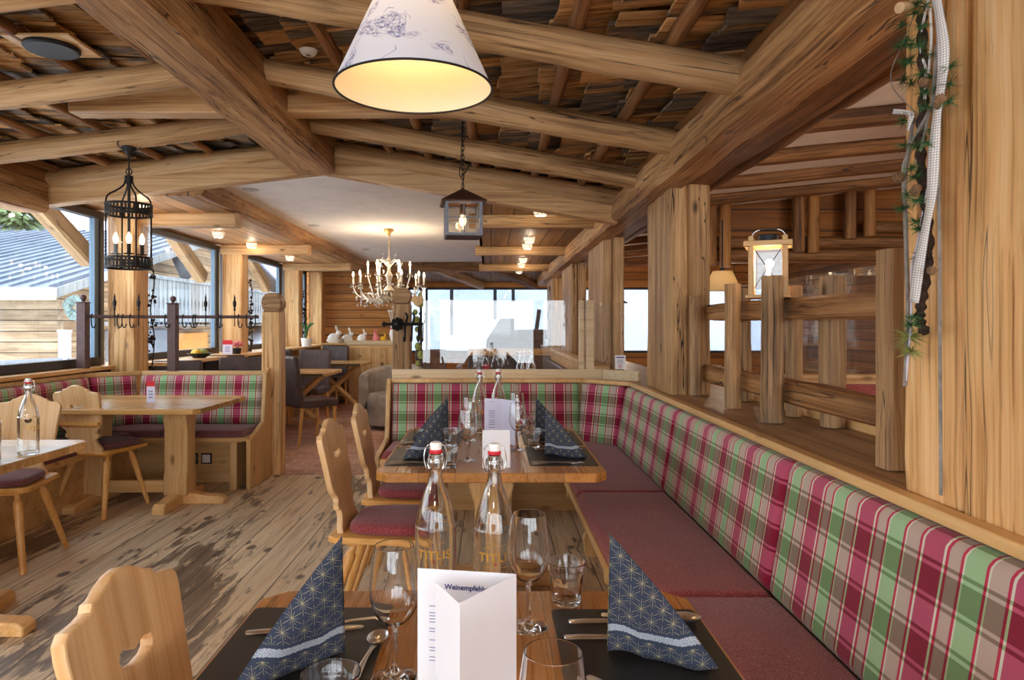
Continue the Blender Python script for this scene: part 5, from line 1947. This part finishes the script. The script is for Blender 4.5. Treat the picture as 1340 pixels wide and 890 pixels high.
for x_, y_, nm_ in ((-2.4, .2, 'left of the camera'), (-.3, -1.4, 'over the table behind the camera'), (-2.4, -2.2, 'behind the camera on the left')):  # unseen pendants added to fill the room with light
    q_ = dup(lp, (x_, y_, 2.0), .7, 'added unseen fill lamp with white printed cone shade ' + nm_, 'printed cone lampshades')
    point('pendant_bulb_light', (0, 0, .12), 30, (1.0, .96, .92), .15, q_)  # strong neutral bulb, added as interior fill
lp['group'] = 'printed cone lampshades'

# square iron lantern on a chain
il = thing('iron_lantern', 'square iron lantern with pyramid roof hanging on a chain in the middle', 'lamp', (-.18, 4.3, 1.87), .12)
a, h = .105, .215
mb = MB()
for sx in (-1, 1):
    for sy in (-1, 1):
        mb.box((sx * a - .009, sy * a - .009, 0), (sx * a + .009, sy * a + .009, h))
for z in (0, h - .016):
    for s in (-1, 1):
        mb.box((-a, s * a - .008, z), (a, s * a + .008, z + .016)); mb.box((s * a - .008, -a, z), (s * a + .008, a, z + .016))
for s in (-1, 1):
    mb.box((-a - .008, s * a - .004, h * .5), (a + .008, s * a + .004, h * .5 + .008)); mb.box((s * a - .004, -a - .008, h * .5), (s * a + .004, a + .008, h * .5 + .008))
    mb.box((-.003, s * a - .003, 0), (.003, s * a + .003, h)); mb.box((s * a - .003, -.003, 0), (s * a + .003, .003, h))
mb.build('cage', M_['bluegrey'], il, bevel=.001)
mb = MB(); mb.prism([(-a, -.004), (a, -.004), (a, 0), (-a, 0)], 'xz', -a, a); mb.build('base', M_['rust'], il)
mb = MB(); mb.add([(-.14, -.14, h), (.14, -.14, h), (.14, .14, h), (-.14, .14, h), (0, 0, h + .095), (-.135, -.135, h - .008), (.135, -.135, h - .008), (.135, .135, h - .008), (-.135, .135, h - .008)],
                  [(0, 1, 4), (1, 2, 4), (2, 3, 4), (3, 0, 4), (8, 7, 6, 5), (0, 5, 6, 1), (1, 6, 7, 2), (2, 7, 8, 3), (3, 8, 5, 0)]); mb.build('roof', M_['rust'], il, smooth=0)
for k in range(4):
    mb = MB(); mb.box((-a + .008, -.001, .014), (a - .008, .001, h - .014)); mb.build('pane', M_['lampglass'], il, (a * math.sin(k * PI / 2), -a * math.cos(k * PI / 2), 0), (0, 0, k * PI / 2), smooth=0)
mb = MB(); mb.lathe([(0, .07), (.012, .075), (.022, .1), (.018, .125), (.011, .14), (0, .145)], 14); mb.build('bulb', M_['bulb'], il)
mb = MB(); mb.lathe([(.012, .14), (.018, .15), (.018, .215), (0, .22)], 12); mb.build('socket', M_['rust'], il)
mb = MB()
for k in range(15):
    z = h + .09 + k * .03
    R90 = (k % 2) * PI / 2
    mb.tube([(.008 * math.cos(t) * math.cos(R90), .008 * math.cos(t) * math.sin(R90), z + .018 + .021 * math.sin(t)) for t in [2 * PI * i / 12 for i in range(12)]], .0028, 5, True)
mb.build('chain', M_['iron'], il)
mb = MB(); mb.tube(smooth_path([(0, 0, h + .09), (.012, .01, h + .2), (.055, .02, h + .26), (.02, .01, h + .2), (-.02, 0, h + .17), (-.01, .01, h + .3), (0, .01, h + .55)], 5), .003, 6); mb.build('cord', M_['black'], il)
point('lantern_bulb_light', (0, 0, .105), 1.2, WARM, .03, il)

# round iron lantern on the left
rl = thing('candle_lantern', 'round black iron lantern with three candle bulbs hanging before the left window', 'lamp', (-2.357, 4.44, 1.683))
Rr = .137
for z0, nm in ((0.0, 'lower_band'), (.345, 'upper_band')):
    mb = MB()
    for z in (z0, z0 + .062):
        mb.lathe([(Rr - .003, z), (Rr + .004, z), (Rr + .004, z + .014), (Rr - .003, z + .014), (Rr - .003, z)], 40)
    for k in range(36):
        t = 2 * PI * k / 36
        M = Matrix.Rotation(t, 4, 'Z')
        mb.box((Rr - .002, -.006, z0 + .012), (Rr + .002, .006, z0 + .064), M)
    mb.build(nm, M_['iron'], rl)
mb = MB()
for k in range(4):
    t = PI / 4 + k * PI / 2
    c_, s_ = math.cos(t), math.sin(t)
    mb.tube([(Rr * c_, Rr * s_, 0), (Rr * c_, Rr * s_, .42)], .006, 6)
    mb.tube(smooth_path([(Rr * c_, Rr * s_, .42), (.125 * c_, .125 * s_, .465), (.07 * c_, .07 * s_, .505), (.03 * c_, .03 * s_, .545), (.018 * c_, .018 * s_, .60)], 5), .006, 6)
    mb.tube([(Rr * c_, Rr * s_, .008), (0, 0, .02)], .005, 6)
mb.build('cage_rods', M_['iron'], rl)
mb = MB(); mb.lathe([(Rr - .012, .05), (Rr - .012, .36)], 40); mb.build('glass_cylinder', M_['lampglass'], rl)
mb = MB(); mb.tube([(0, 0, .0), (0, 0, .58)], .009, 8); mb.lathe([(0, .555), (.024, .555), (.026, .575), (.026, .605), (0, .61)], 14)
mb.tube([(0, 0, .6), (0, 0, .735)], .006, 6)
mb.tube([(.02 * math.cos(2 * PI * i / 16), 0, .632 + .02 * math.sin(2 * PI * i / 16)) for i in range(16)], .004, 5, True); mb.build('stem', M_['iron'], rl)
mb = MB(); mb.lathe([(0, .735), (.012, .735), (.018, .75), (.045, .775), (.05, .79), (.03, .80), (0, .80)], 18)
for k in range(3):
    t = k * 2 * PI / 3
    mb.tube(smooth_path([(.03 * math.cos(t), .03 * math.sin(t), .76), (.075 * math.cos(t), .075 * math.sin(t), .79), (.06 * math.cos(t), .06 * math.sin(t), .83), (.02 * math.cos(t), .02 * math.sin(t), .85)], 4), .004, 5)
mb.lathe([(0, .80), (.014, .80), (.022, .83), (.03, .85), (0, .86)], 14); mb.build('canopy', M_['iron'], rl)
for k in range(3):
    x, y = ((-.067, -.035), (.024, -.046), (.067, .035))[k]
    mb = MB(); mb.lathe([(0, .09), (.03, .092), (.032, .098), (.014, .1), (.012, .105), (.012, .16), (0, .162)], 14); mb.tube([(0, 0, .095), (-x * .95, -y * .95, .03)], .005, 6)
    ca_ = mb.build('candle_sleeve', M_['iron'], rl, (x, y, 0))
    mb = MB(); mb.lathe([(0, .16), (.009, .163), (.0165, .185), (.015, .205), (.006, .228), (0, .236)], 14); mb.build('bulb', M_['flame'], ca_)
    point('candle_bulb_light', (x, y, .2), .5, WARM2, .02, rl)

# chandelier
chn = thing('chandelier', 'ornate silver chandelier with crystals and candle bulbs under the white ceiling', 'chandelier', (-1.23, 8.2, 1.66))
mb = MB()
mb.lathe([(0, -.06), (.02, -.05), (.035, -.02), (.02, .01), (.05, .04), (.075, .07), (.05, .1), (.02, .13), (.03, .2), (.045, .25), (.02, .3), (.014, .42), (.03, .45), (.012, .48), (.01, .73), (0, .735)], 16)
mb.build('stem', M_['silver'], chn)
mb = MB(); mb.lathe([(0, .81), (.06, .808), (.055, .785), (.02, .76), (.012, .73), (0, .73)], 18); mb.build('canopy', M_['brass'], chn)
mb = MB()
for k in range(5):
    mb.tube([(.010 * math.cos(t), (k % 2) * .01 * math.sin(t), .60 + k * .034 + .02 * math.sin(t)) for t in [2 * PI * i / 10 for i in range(10)]], .003, 5, True)
mb.build('chain', M_['brass'], chn)
mb = MB()
for k in range(8):
    t = k * PI / 4
    mb.tube(smooth_path([(.02 * math.cos(t), .02 * math.sin(t), .36), (.10 * math.cos(t), .10 * math.sin(t), .44), (.16 * math.cos(t), .16 * math.sin(t), .40), (.13 * math.cos(t), .13 * math.sin(t), .36)], 4), .005, 5)
mb.build('crown_scroll', M_['silver'], chn)


def arm_mesh(r, z1):
    a_ = MB()
    pts = [(.03, 0, .07), (r * .35, 0, -.03), (r * .65, 0, -.035), (r * .9, 0, z1 - .11), (r, 0, z1 - .02), (r * 1.0, 0, z1)]
    a_.tube(smooth_path(pts, 5), .008, 6)
    a_.tube(smooth_path([(r * .5, 0, -.035), (r * .62, 0, .03), (r * .74, 0, .02), (r * .7, 0, -.01)], 4), .006, 5)
    a_.lathe([(.006, z1), (.03, z1 + .004), (.034, z1 + .012), (.014, z1 + .012), (.012, z1 + .02)], 12, (r, 0, 0))
    for k in range(4):
        t = k * PI / 2
        a_.ball((r + .028 * math.cos(t), .028 * math.sin(t), z1 - .02), .008, 6, 1.7)
    a_.ball((r * .62, 0, -.07), .011, 6, 1.8); a_.ball((r * .3, 0, -.05), .010, 6, 1.8); a_.ball((r * .9, 0, z1 - .15), .010, 6, 1.8)
    return a_.mesh('arm', 1.)


ao, ai = arm_mesh(.42, .13), arm_mesh(.25, .26)
sl_ = MB(); sl_.lathe([(.0105, 0), (.0105, .09), (0, .092)], 10); slm = sl_.mesh('sleeve')
fl_ = MB(); fl_.lathe([(0, .09), (.008, .093), (.0135, .11), (.011, .13), (.004, .15), (0, .155)], 10); flm = fl_.mesh('bulb')
for n_, me, r, z1, off in ((10, ao, .42, .13, .18), (6, ai, .25, .26, .1)):
    for k in range(n_):
        t = off + 2 * PI * k / n_
        A_ = link('arm', me, None if me.materials else M_['silver'], chn, (0, 0, 0), (0, 0, t))
        link('candle_sleeve', slm, None if slm.materials else M_['wax'], A_, (r, 0, z1 + .012))
        link('bulb', flm, None if flm.materials else M_['flame'], A_, (r, 0, z1 + .012))
cs_ = MB()
for k in range(190):
    t = RND.uniform(0, 2 * PI); r = RND.choice((.08, .15, .25, .33, .42)); z = RND.uniform(-.12, .05) if r > .1 else RND.uniform(.1, .5)
    cs_.ball((r * math.cos(t), r * math.sin(t), z), RND.uniform(.006, .012), 6, 1.6)
o = cs_.build('crystal_drops', M_['crystal'], chn, smooth=0); o['kind'] = 'stuff'
for k in range(5):
    t = .18 + 2 * PI * k / 5
    point('chandelier_light', (.3 * math.cos(t), .3 * math.sin(t), .36), 2.6, WARM2, .012, chn)

# little crystal ringed downlights
cd = thing('crystal_spotlight', 'x', 'ceiling light', (0, 0, 0), 0, 'crystal ringed ceiling spots')
mb = MB(); mb.lathe([(0, 0), (.05, 0), (.05, -.008), (0, -.012)], 20); mb.build('plate', M_['chrome'], cd)
mb = MB()
for rr_, zz in ((.058, -.012), (.055, -.034), (.045, -.054)):
    for k in range(16):
        t = 2 * PI * k / 16 + zz * 20
        mb.ball((rr_ * math.cos(t), rr_ * math.sin(t), zz), .009, 6, 1.3)
o = mb.build('crystal_ring', M_['spot'], cd, smooth=0)
o.data.materials.clear()
t_ = NT('glowing crystal')
t_.principled((1, .97, .92, 1), .05, 0, .5, Transmission_Weight=.5, Emission_Color=(1, .86, .62, 1), Emission_Strength=.06)
o.data.materials.append(t_.m)
mb = MB(); mb.lathe([(0, -.014), (.022, -.016), (.02, -.03), (0, -.034)], 12); mb.build('bulb', M_['spot'], cd)
spots = [(.42, 5.8, 2.308, 'nearest in the right soffit'), (.43, 7.7, 2.308, 'second in the right soffit'), (.44, 8.35, 2.308, 'third in the right soffit'),
         (.47, 10.1, 2.308, 'fourth in the right soffit'), (.48, 10.9, 2.308, 'fifth in the right soffit'), (.50, 12.3, 2.308, 'last in the right soffit'),
         (-2.92, 5.72, 2.328, 'in the left soffit behind the candle lantern'), (-2.96, 7.4, 2.328, 'in the left soffit, next after the candle lantern'),
         (-2.95, 8.4, 2.328, 'in the left soffit above the second window'), (-2.95, 10.0, 2.328, 'furthest in the left soffit')]
for i, (x, y, z, nm) in enumerate(spots):
    lab = 'small crystal ringed ceiling spot, ' + nm
    if i == 0:
        cd.location = (x, y, z); cd['label'] = lab
    else:
        dup(cd, (x, y, z), .3 * i, lab)
    point('spot_light', (x, y, z - .09), 1.2, WARM2, .015)
# flush things in the ceilings
sp_ = thing('ceiling_speaker', 'round black loudspeaker in the left shingled ceiling', 'speaker', (-2.06, 3.2, zr(-2.06) + .035))
mb = MB(); mb.lathe([(0, 0), (.11, 0), (.118, .008), (.118, .02), (0, .02)], 32); mb.build('grille', M_['black'], sp_)
mb = MB(); mb.box((-.15, -.13, .02), (.16, .13, .032)); mb.build('mounting_board', M_['pineX'], sp_, bevel=.002)
sd_ = thing('smoke_detector', 'small white round smoke detector in the shingled ceiling left of the lampshade', 'detector', (-.9, 3.36, zr(-.9) + .075))
mb = MB(); mb.lathe([(0, -.012), (.03, -.01), (.04, 0), (.045, .012), (0, .014)], 24); mb.build('housing', M_['white'], sd_)
mb = MB(); mb.lathe([(0, -.014), (.012, -.013), (.012, -.009), (0, -.009)], 14); mb.build('sensor', M_['grey'], sd_)
for x, y, nm in ((-2.05, 5.8, 'near left'), (-.42, 5.85, 'near right'), (-2.05, 7.9, 'middle left'), (-.35, 7.6, 'middle right'), (-1.9, 10.4, 'far left')):
    mb = MB(); mb.lathe([(0, -.006), (.06, -.006), (.072, 0), (0, .0)], 24)
    tag(mb.build('flush_downlight', M_['disc'], None, (x, y, 2.469)), 'flat grey round disc in the white ceiling, ' + nm, 'ceiling light', 'flat discs in the white ceiling')

# wooden lantern on the fence
wl = thing('wooden_lantern', 'lit pine lantern with crossed wires standing on the log fence', 'lantern', (1.185, 2.92, 1.432), -.42)
a = .066
mb = MB()
for sx in (-1, 1):
    for sy in (-1, 1):
        mb.box((sx * a - .011, sy * a - .011, .012), (sx * a + .011, sy * a + .011, .262))
mb.build('corner_posts', M_['pineZ'], wl, bevel=.003)
mb = MB(); mb.box((-.088, -.088, 0), (.088, .088, .014)); mb.build('base', M_['pineX'], wl, bevel=.003)
mb = MB()
for s in (-1, 1):
    mb.box((-.095, s * .082 - .012, .218), (.095, s * .082 + .012, .240)); mb.box((s * .082 - .012, -.095, .218), (s * .082 + .012, .095, .240))
mb.box((-.075, -.075, .228), (.075, .075, .236)); mb.build('top_board', M_['pineX'], wl, bevel=.003)
mb = MB(); mb.lathe([(.04, .236), (.04, .27), (.046, .272), (0, .278)], 20); mb.build('chimney', M_['black'], wl)
mb = MB(); mb.tube(smooth_path([(-.062, 0, .24), (-.066, 0, .27), (-.045, 0, .292), (0, 0, .297), (.045, 0, .292), (.066, 0, .27), (.062, 0, .24)], 6), .002, 6); mb.tube([(-.035, 0, .297), (.035, 0, .297)], .006, 8); mb.build('carry_wire', M_['chrome'], wl)
for k in range(4):
    mb = MB(); mb.box((-.056, -.001, .03), (.056, .001, .218)); p_ = mb.build('pane', M_['lampglass'], wl, (a * math.sin(k * PI / 2), -a * math.cos(k * PI / 2), 0), (0, 0, k * PI / 2), smooth=0)
    mb = MB(); mb.tube([(-.055, -.004, .04), (.055, -.004, .21)], .0016, 5); mb.tube([(.055, -.004, .04), (-.055, -.004, .21)], .0016, 5); mb.build('crossed_wire', M_['iron'], p_)
mb = MB(); mb.lathe([(0, .014), (.026, .014), (.026, .09), (0, .092)], 18); mb.build('candle', M_['wax'], wl)
mb = MB(); mb.lathe([(0, .095), (.008, .102), (.011, .115), (.006, .135), (0, .15)], 12); mb.build('flame', M_['flame'], wl)
point('lantern_candle_light', (0, 0, .16), 1.0, WARM2, .02, wl)

# shaded lamp in the right room
dl = thing('shaded_lamp', 'warm fabric shaded lamp hanging in the right room beside the worm holed post', 'lamp', (2.03, 6.0, 1.62))
mb = MB(); mb.lathe([(.16, 0), (.085, .17)], 24)
t_ = NT('warm lampshade')
d_ = t_.n('BsdfTranslucent'); d_.inputs[0].default_value = rgb(240, 214, 160)
e_ = t_.n('BsdfDiffuse'); e_.inputs[0].default_value = rgb(240, 214, 160)
m_ = t_.n('MixShader'); m_.inputs[0].default_value = .5
t_.t.links.new(e_.outputs[0], m_.inputs[1]); t_.t.links.new(d_.outputs[0], m_.inputs[2]); t_.t.links.new(m_.outputs[0], t_.out.inputs[0])
mb.build('lamp_shade', t_.m, dl)
mb = MB(); mb.tube([(0, 0, .12), (0, 0, .62)], .008, 6); mb.lathe([(0, .1), (.02, .1), (.02, .2), (0, .2)], 10); mb.build('stem', M_['iron'], dl)
mb = MB(); mb.ball((0, 0, .07), .03, 12); mb.build('bulb', M_['bulb'], dl)
point('shaded_lamp_light', (0, 0, .07), 5, WARM, .03, dl)
for i, (x, y, z) in enumerate(((3.4, 3.6, 2.2), (3.2, 9.0, 2.25), (2.2, 11.5, 2.2), (3.2, .6, 2.2))):
    g = thing('glass_pendant', 'small warm bulb pendant in the right room, number %d' % (i + 1), 'lamp', (x, y, z - .5), 0, 'small pendants in the right room')
    mb = MB(); mb.ball((0, 0, 0), .04, 12); mb.build('bulb', M_['bulb'], g)
    mb = MB(); mb.lathe([(.02, .03), (.09, .0), (.1, -.02), (.095, -.02), (.02, .04)], 16); mb.build('cap', M_['iron'], g)
    mb = MB(); mb.tube([(0, 0, .04), (0, 0, .75)], .004, 6); mb.build('cord', M_['black'], g)
    point('pendant_light', (0, 0, -.07), 16, WARM2, .02, g)

# ------------------------------------------------------------------ larch garland hung on the near post
gd = thing('larch_garland', 'hanging larch branch garland with cones and ribbons on the nearest post', 'garland', (.965, 1.52, 2.0))


def gp(px, py, x=.975):
    d = 893 * x / (px - 643)
    return Vector((x - .965, d - 1.52, 1.32 - (py - 425) * d / 893 - 2.0))


mb = MB(); st = smooth_path([gp(1206, 20), gp(1207, 70), gp(1209, 120), gp(1205, 170), gp(1205, 210), gp(1211, 270), gp(1215, 320), gp(1210, 370), gp(1205, 400), gp(1204, 420), gp(1211, 436)], 7)
mb.tube(st, [.010 + .003 * math.sin(i * 1.7) for i in range(len(st))], 8); mb.build('bark_stem', M_['bark'], gd)
for P, r, m_, nm in (([(1226, 60), (1221, 130), (1214, 150), (1200, 175), (1190, 195), (1184, 240), (1186, 330), (1188, 420), (1184, 505)], .0055, 'twig', 'grey_twig'),
                     ([(1196, 150), (1188, 200), (1182, 225), (1186, 300)], .005, 'twig', 'grey_twig'),
                     ([(1216, -5), (1206, 40), (1205, 70), (1211, 90), (1210, 130), (1218, 60), (1217, 10)], .003, 'white', 'white_yarn'),
                     ([(1226, 180), (1229, 300), (1230, 460), (1231, 648)], .004, 'twig', 'grey_cord'),
                     ([(1215, 240), (1200, 320), (1193, 350), (1192, 420), (1185, 500)], .0028, 'paper2', 'white_yarn'),
                     ([(1200, 10), (1180, 60), (1167, 90), (1167, 112), (1180, 130), (1200, 150), (1206, 170)], .0012, 'twig', 'thin_wire'),
                     ([(1215, 150), (1205, 195), (1198, 215)], .003, 'twig', 'thin_twig')):
    mb = MB(); mb.tube(smooth_path([gp(a_, b_, .97) for a_, b_ in P], 6), r, 6); mb.build(nm, M_[m_], gd)


def ribbon(P, w, nm, x=.955):
    pts = smooth_path([gp(a_, b_, x) for a_, b_ in P], 6)
    mb = MB()
    vs, uvs, fs = [], [], []
    s = 0
    for i, p in enumerate(pts):
        if i:
            s += (p - pts[i - 1]).length
        t = (pts[min(i + 1, len(pts) - 1)] - pts[max(i - 1, 0)]).normalized()
        n = t.cross(Vector((1, .35, 0))).normalized()
        tw = .002 * math.sin(i * .35)
        vs += [p - n * w + Vector((tw, 0, 0)), p + n * w - Vector((tw, 0, 0))]
        uvs += [(0, s), (2 * w, s)]
    for i in range(len(pts) - 1):
        fs.append((2 * i, 2 * i + 1, 2 * i + 3, 2 * i + 2))
    mb.add(vs, fs, uvs)
    o = mb.build(nm, M_['ribbon'], gd)
    m = o.modifiers.new('thick', 'SOLIDIFY'); m.thickness = .0008
    return o


ribbon([(1224, -10), (1229, 20), (1234, 60), (1233, 100), (1226, 150), (1222, 200), (1219, 255), (1211, 300), (1202, 350), (1196, 396)], .012, 'gingham_ribbon')
ribbon([(1168, 146), (1182, 147), (1192, 150), (1190, 160), (1187, 171)], .006, 'gingham_bow')


def tuft(mb, c, n=36, L=.03):
    n, L = int(n * 1.5), L * 1.15
    for _ in range(n):
        d = Vector((RND.gauss(0, 1), RND.gauss(0, 1), RND.gauss(0, 1))).normalized()
        l = L * RND.uniform(.7, 1.15)
        s = d.orthogonal().normalized() * .0014
        mb.add([c - s, c + s, c + d * l], [(0, 1, 2)])


for k, (a_, b_) in enumerate([(1200, 5), (1210, 8), (1196, 18), (1180, 32), (1186, 52), (1177, 60), (1191, 58), (1206, 35), (1190, 80), (1183, 82), (1182, 105), (1192, 110), (1206, 95),
                              (1211, 120), (1222, 70), (1220, 100), (1225, 115), (1241, 88), (1242, 110), (1241, 133), (1212, 140), (1221, 170), (1213, 187), (1199, 190), (1184, 190),
                              (1192, 220), (1197, 232), (1182, 158), (1204, 60), (1200, 262), (1199, 290), (1204, 300), (1182, 272), (1196, 415), (1192, 425), (1205, 335), (1190, 255)]):
    mb = MB(); tuft(mb, gp(a_, b_, .965 - RND.uniform(0, .03) + .005), 44, .026); mb.build('needle_tuft', M_['green'], gd, smooth=0)
mb = MB(); tuft(mb, gp(1190, 440, .97), 90, .04); tuft(mb, gp(1192, 460, .97), 60, .03); mb.build('lichen_tuft', M_['lichen'], gd, smooth=0)
for a_, b_, r in ((1176, 232, .013), (1209, 108, .012), (1231, 130, .012), (1228, 138, .009), (1199, 247, .011), (1194, 252, .009), (1219, 354, .010)):
    mb = MB()
    c = gp(a_, b_, .955)
    for k in range(46):
        ph = math.acos(1 - 2 * (k + .5) / 46); th = k * 2.4
        d = Vector((math.sin(ph) * math.cos(th), math.sin(ph) * math.sin(th), math.cos(ph)))
        mb.ball(c + d * r * .78, r * .28, 6)
    mb.ball(c, r * .8, 10)
    mb.build('larch_cone', M_['cone'], gd)
dp = thing('wooden_peg', 'short round wooden dowel peg sticking out at the top of the nearest post', 'peg', (0, 0, 0))
mb = MB(); mb.tube([Vector((.92, 1.54, 2.035)), Vector((1.012, 1.58, 2.06))], .0125, 14); mb.build('dowel', M_['cork'], dp, bevel=.001)

# twig garlands on the window posts
for i, (x, y, nm) in enumerate(((-3.12, 6.27, 'first window post'), (-3.12, 8.84, 'second window post'), (-3.12, 11.4, 'third window post'))):
    mb = MB()
    mb.tube(smooth_path([(0, 0, 0), (.02, .01, -.2), (-.01, 0, -.45), (.02, .01, -.7), (0, 0, -1.0)], 5), .006, 5)
    for k in range(40):
        z = -1.0 * RND.random()
        mb.ball((RND.uniform(-.03, .03), RND.uniform(-.03, .03), z), RND.uniform(.008, .02), 5)
    tag(mb.build('twig_garland', M_['bark'], None, (x, y, 1.9)), 'thin dark twig garland hanging on the ' + nm, 'garland', 'twig garlands on the window posts')
    mb = None
tag(MB().tube(smooth_path([(0, 0, 0), (.03, 0, -.25), (-.02, 0, -.5), (.02, 0, -.75), (0, 0, -1.1)], 5), .01, 5).build('twig_garland', M_['bark'], None, (1.02, 12.0, 2.0)),
    'thin dark twig garland on the furthest right post', 'garland', 'twig garlands on the window posts')


# ------------------------------------------------------------------ small decoration on sills and counter
def bunny(label, loc, s, mat, rz=0):
    b = MB()
    b.lathe([(0, 0), (.10, .0), (.12, .05), (.115, .12), (.08, .18), (.04, .21), (0, .215)], 16, (0, 0, 0), M=Matrix.Diagonal((1.25, .9, 1, 1)))
    b.ball((.11, 0, .22), .065, 14, .95)
    for y in (-.03, .03):
        b.lathe([(0, 0), (.02, .03), (.024, .08), (.012, .13), (0, .145)], 8, (.09, y, .26), M=Matrix.Rotation(-.35, 4, 'Y'))
    b.ball((-.14, 0, .05), .035, 8)
    b.ball((.10, .05, .02), .03, 8); b.ball((.10, -.05, .02), .03, 8)
    o = b.build('rabbit_figurine', mat, None, loc, (0, 0, rz))
    o.scale = (s, s, s)
    return tag(o, label, 'figurine', 'rabbit figurines')


bunny('large white rabbit figurine on the rear shelf end, left one', (-2.70, 11.7, 1.012), .75, M_['porcelain'])
bunny('white rabbit figurine with raised ears on the rear shelf, right of the large one', (-2.515, 11.9, 1.012), .66, M_['porcelain'], .5)
bunny('brown grey rabbit figurine lying beside the white ones', (-2.53, 11.5, 1.012), .38, M_['bun'], 2.5)
bunny('small white rabbit on the heart carved counter', (-2.2, 11.6, 1.052), .5, M_['porcelain'])
bunny('small pink rabbit on the heart carved counter', (-1.96, 11.6, 1.052), .5, M_['flower'], 2)
bunny('tiny yellow chick like rabbit on the heart carved counter', (-1.84, 11.6, 1.052), .35, M_['yellow'])
pl_ = thing('flower_pot', 'white flower pot with thin plant on the rear sill', 'plant', (-2.98, 11.0, .966))
mb = MB(); mb.lathe([(0, 0), (.07, 0), (.09, .14), (.08, .14), (0, .12)], 18); mb.build('pot', M_['porcelain'], pl_)
mb = MB()
for k in range(14):
    t = RND.uniform(0, 6.28)
    mb.tube(smooth_path([(0, 0, .12), (.04 * math.cos(t), .04 * math.sin(t), .3), (.12 * math.cos(t), .12 * math.sin(t), .38)], 4), .006, 4)
mb.build('leaves', M_['green'], pl_)
vz = thing('flower_vase', 'white vase with red tied branches on the counter beside the hook column', 'vase', (-1.66, 11.55, 1.052))
mb = MB(); mb.lathe([(0, 0), (.04, 0), (.07, .1), (.045, .22), (.05, .26), (.04, .26), (0, .1)], 18); mb.build('vase', M_['porcelain'], vz)
mb = MB()
for k in range(12):
    t = RND.uniform(0, 6.28)
    mb.tube([(0, 0, .2), (.08 * math.cos(t), .08 * math.sin(t), .5)], .006, 4); mb.ball((.08 * math.cos(t), .08 * math.sin(t), .5), .02, 6)
mb.build('branches', M_['white'], vz)
mb = MB(); mb.tube([(.05 * math.cos(2 * PI * i / 16), .05 * math.sin(2 * PI * i / 16), .2) for i in range(16)], .012, 6, True); mb.build('red_band', M_['red'], vz)
fb = thing('fruit_bowl', 'low bowl of yellow and green fruit on the sill of the second window', 'bowl', (-3.12, 7.3, .966))
mb = MB(); mb.lathe([(0, 0), (.06, 0), (.13, .05), (.125, .052), (.05, .01), (0, .01)], 20); mb.build('bowl', M_['black'], fb)
for k, (x, y, mt) in enumerate(((-.05, 0, 'yellow'), (.052, -.002, 'lichen'), (0, -.062, 'yellow'), (.0, .062, 'lichen'))):
    mb = MB(); mb.ball((0, 0, 0), .042, 12); tag(mb.build('lemon', M_[mt], None, (-3.12 + x, 7.3 + y, 1.018)), ['yellow fruit on the left of the sill bowl', 'green fruit right in the sill bowl', 'yellow fruit in front in the sill bowl', 'green fruit at the back of the sill bowl'][k], 'fruit', 'fruit in the sill bowl')
fp = thing('flower_pot', 'small pot of pink flowers on the sill of the second window', 'plant', (-3.1, 8.3, .966))
mb = MB(); mb.lathe([(0, 0), (.05, 0), (.06, .07), (0, .07)], 16); mb.build('pot', M_['black'], fp)
mb = MB()
for k in range(16):
    mb.ball((RND.uniform(-.06, .06), RND.uniform(-.06, .06), .09 + RND.uniform(0, .05)), .022, 6)
mb.build('petals', M_['flower'], fp)

# ------------------------------------------------------------------ world, sky light through the glazing, camera
w = bpy.data.worlds.new('overcast sky'); SC.world = w; w.use_nodes = True
nt_ = w.node_tree; nt_.nodes.clear()
bg = nt_.nodes.new('ShaderNodeBackground'); wo = nt_.nodes.new('ShaderNodeOutputWorld')
tc_ = nt_.nodes.new('ShaderNodeTexCoord'); sx_ = nt_.nodes.new('ShaderNodeSeparateXYZ'); rp = nt_.nodes.new('ShaderNodeValToRGB')
rp.color_ramp.elements[0].position = .0; rp.color_ramp.elements[0].color = (.88, .945, 1.0, 1)
rp.color_ramp.elements[1].position = .9; rp.color_ramp.elements[1].color = (.70, .82, 1.0, 1)
nt_.links.new(tc_.outputs['Generated'], sx_.inputs[0]); nt_.links.new(sx_.outputs[2], rp.inputs[0]); nt_.links.new(rp.outputs[0], bg.inputs[0])
bg.inputs[1].default_value = SKY
nt_.links.new(bg.outputs[0], wo.inputs[0])


def portal(loc, rot, sx, sy):
    l = bpy.data.lights.new('sky_portal', 'AREA')
    l.shape = 'RECTANGLE'; l.size = sx; l.size_y = sy
    l.cycles.is_portal = True
    o = bpy.data.objects.new('sky_portal', l); COL.objects.link(o)
    o.location = loc; o.rotation_euler = rot


portal((-3.56, 4.6, 1.62), (0, -PI / 2, 0), 1.35, 17)
portal((1.2, 14.12, 1.41), (-PI / 2, 0, 0), 9.6, 1.34)
portal((1.2, -4.2, 1.48), (PI / 2, 0, 0), 9.6, 1.95)

cam = bpy.data.cameras.new('camera'); co = bpy.data.objects.new('camera', cam); COL.objects.link(co)
co.location = (0, 0, 1.32); co.rotation_euler = (PI / 2, 0, 0)
cam.sensor_width = 36; cam.lens = 24.0
cam.shift_x = 27 / 1340; cam.shift_y = -20 / 1340
cam.clip_start = .02; cam.clip_end = 300
SC.camera = co
SC.view_settings.view_transform = 'Standard'
SC.view_settings.look = 'None'
SC.view_settings.gamma = 1
SC.view_settings.use_curve_mapping = False
SC.view_settings.exposure = EXPO
SC.cycles.max_bounces = 14
SC.cycles.diffuse_bounces = 5
SC.cycles.glossy_bounces = 6
SC.cycles.transmission_bounces = 14
SC.cycles.transparent_max_bounces = 24
SC.cycles.sample_clamp_indirect = 6
SC.cycles.blur_glossy = .6
SC.cycles.use_denoising = True
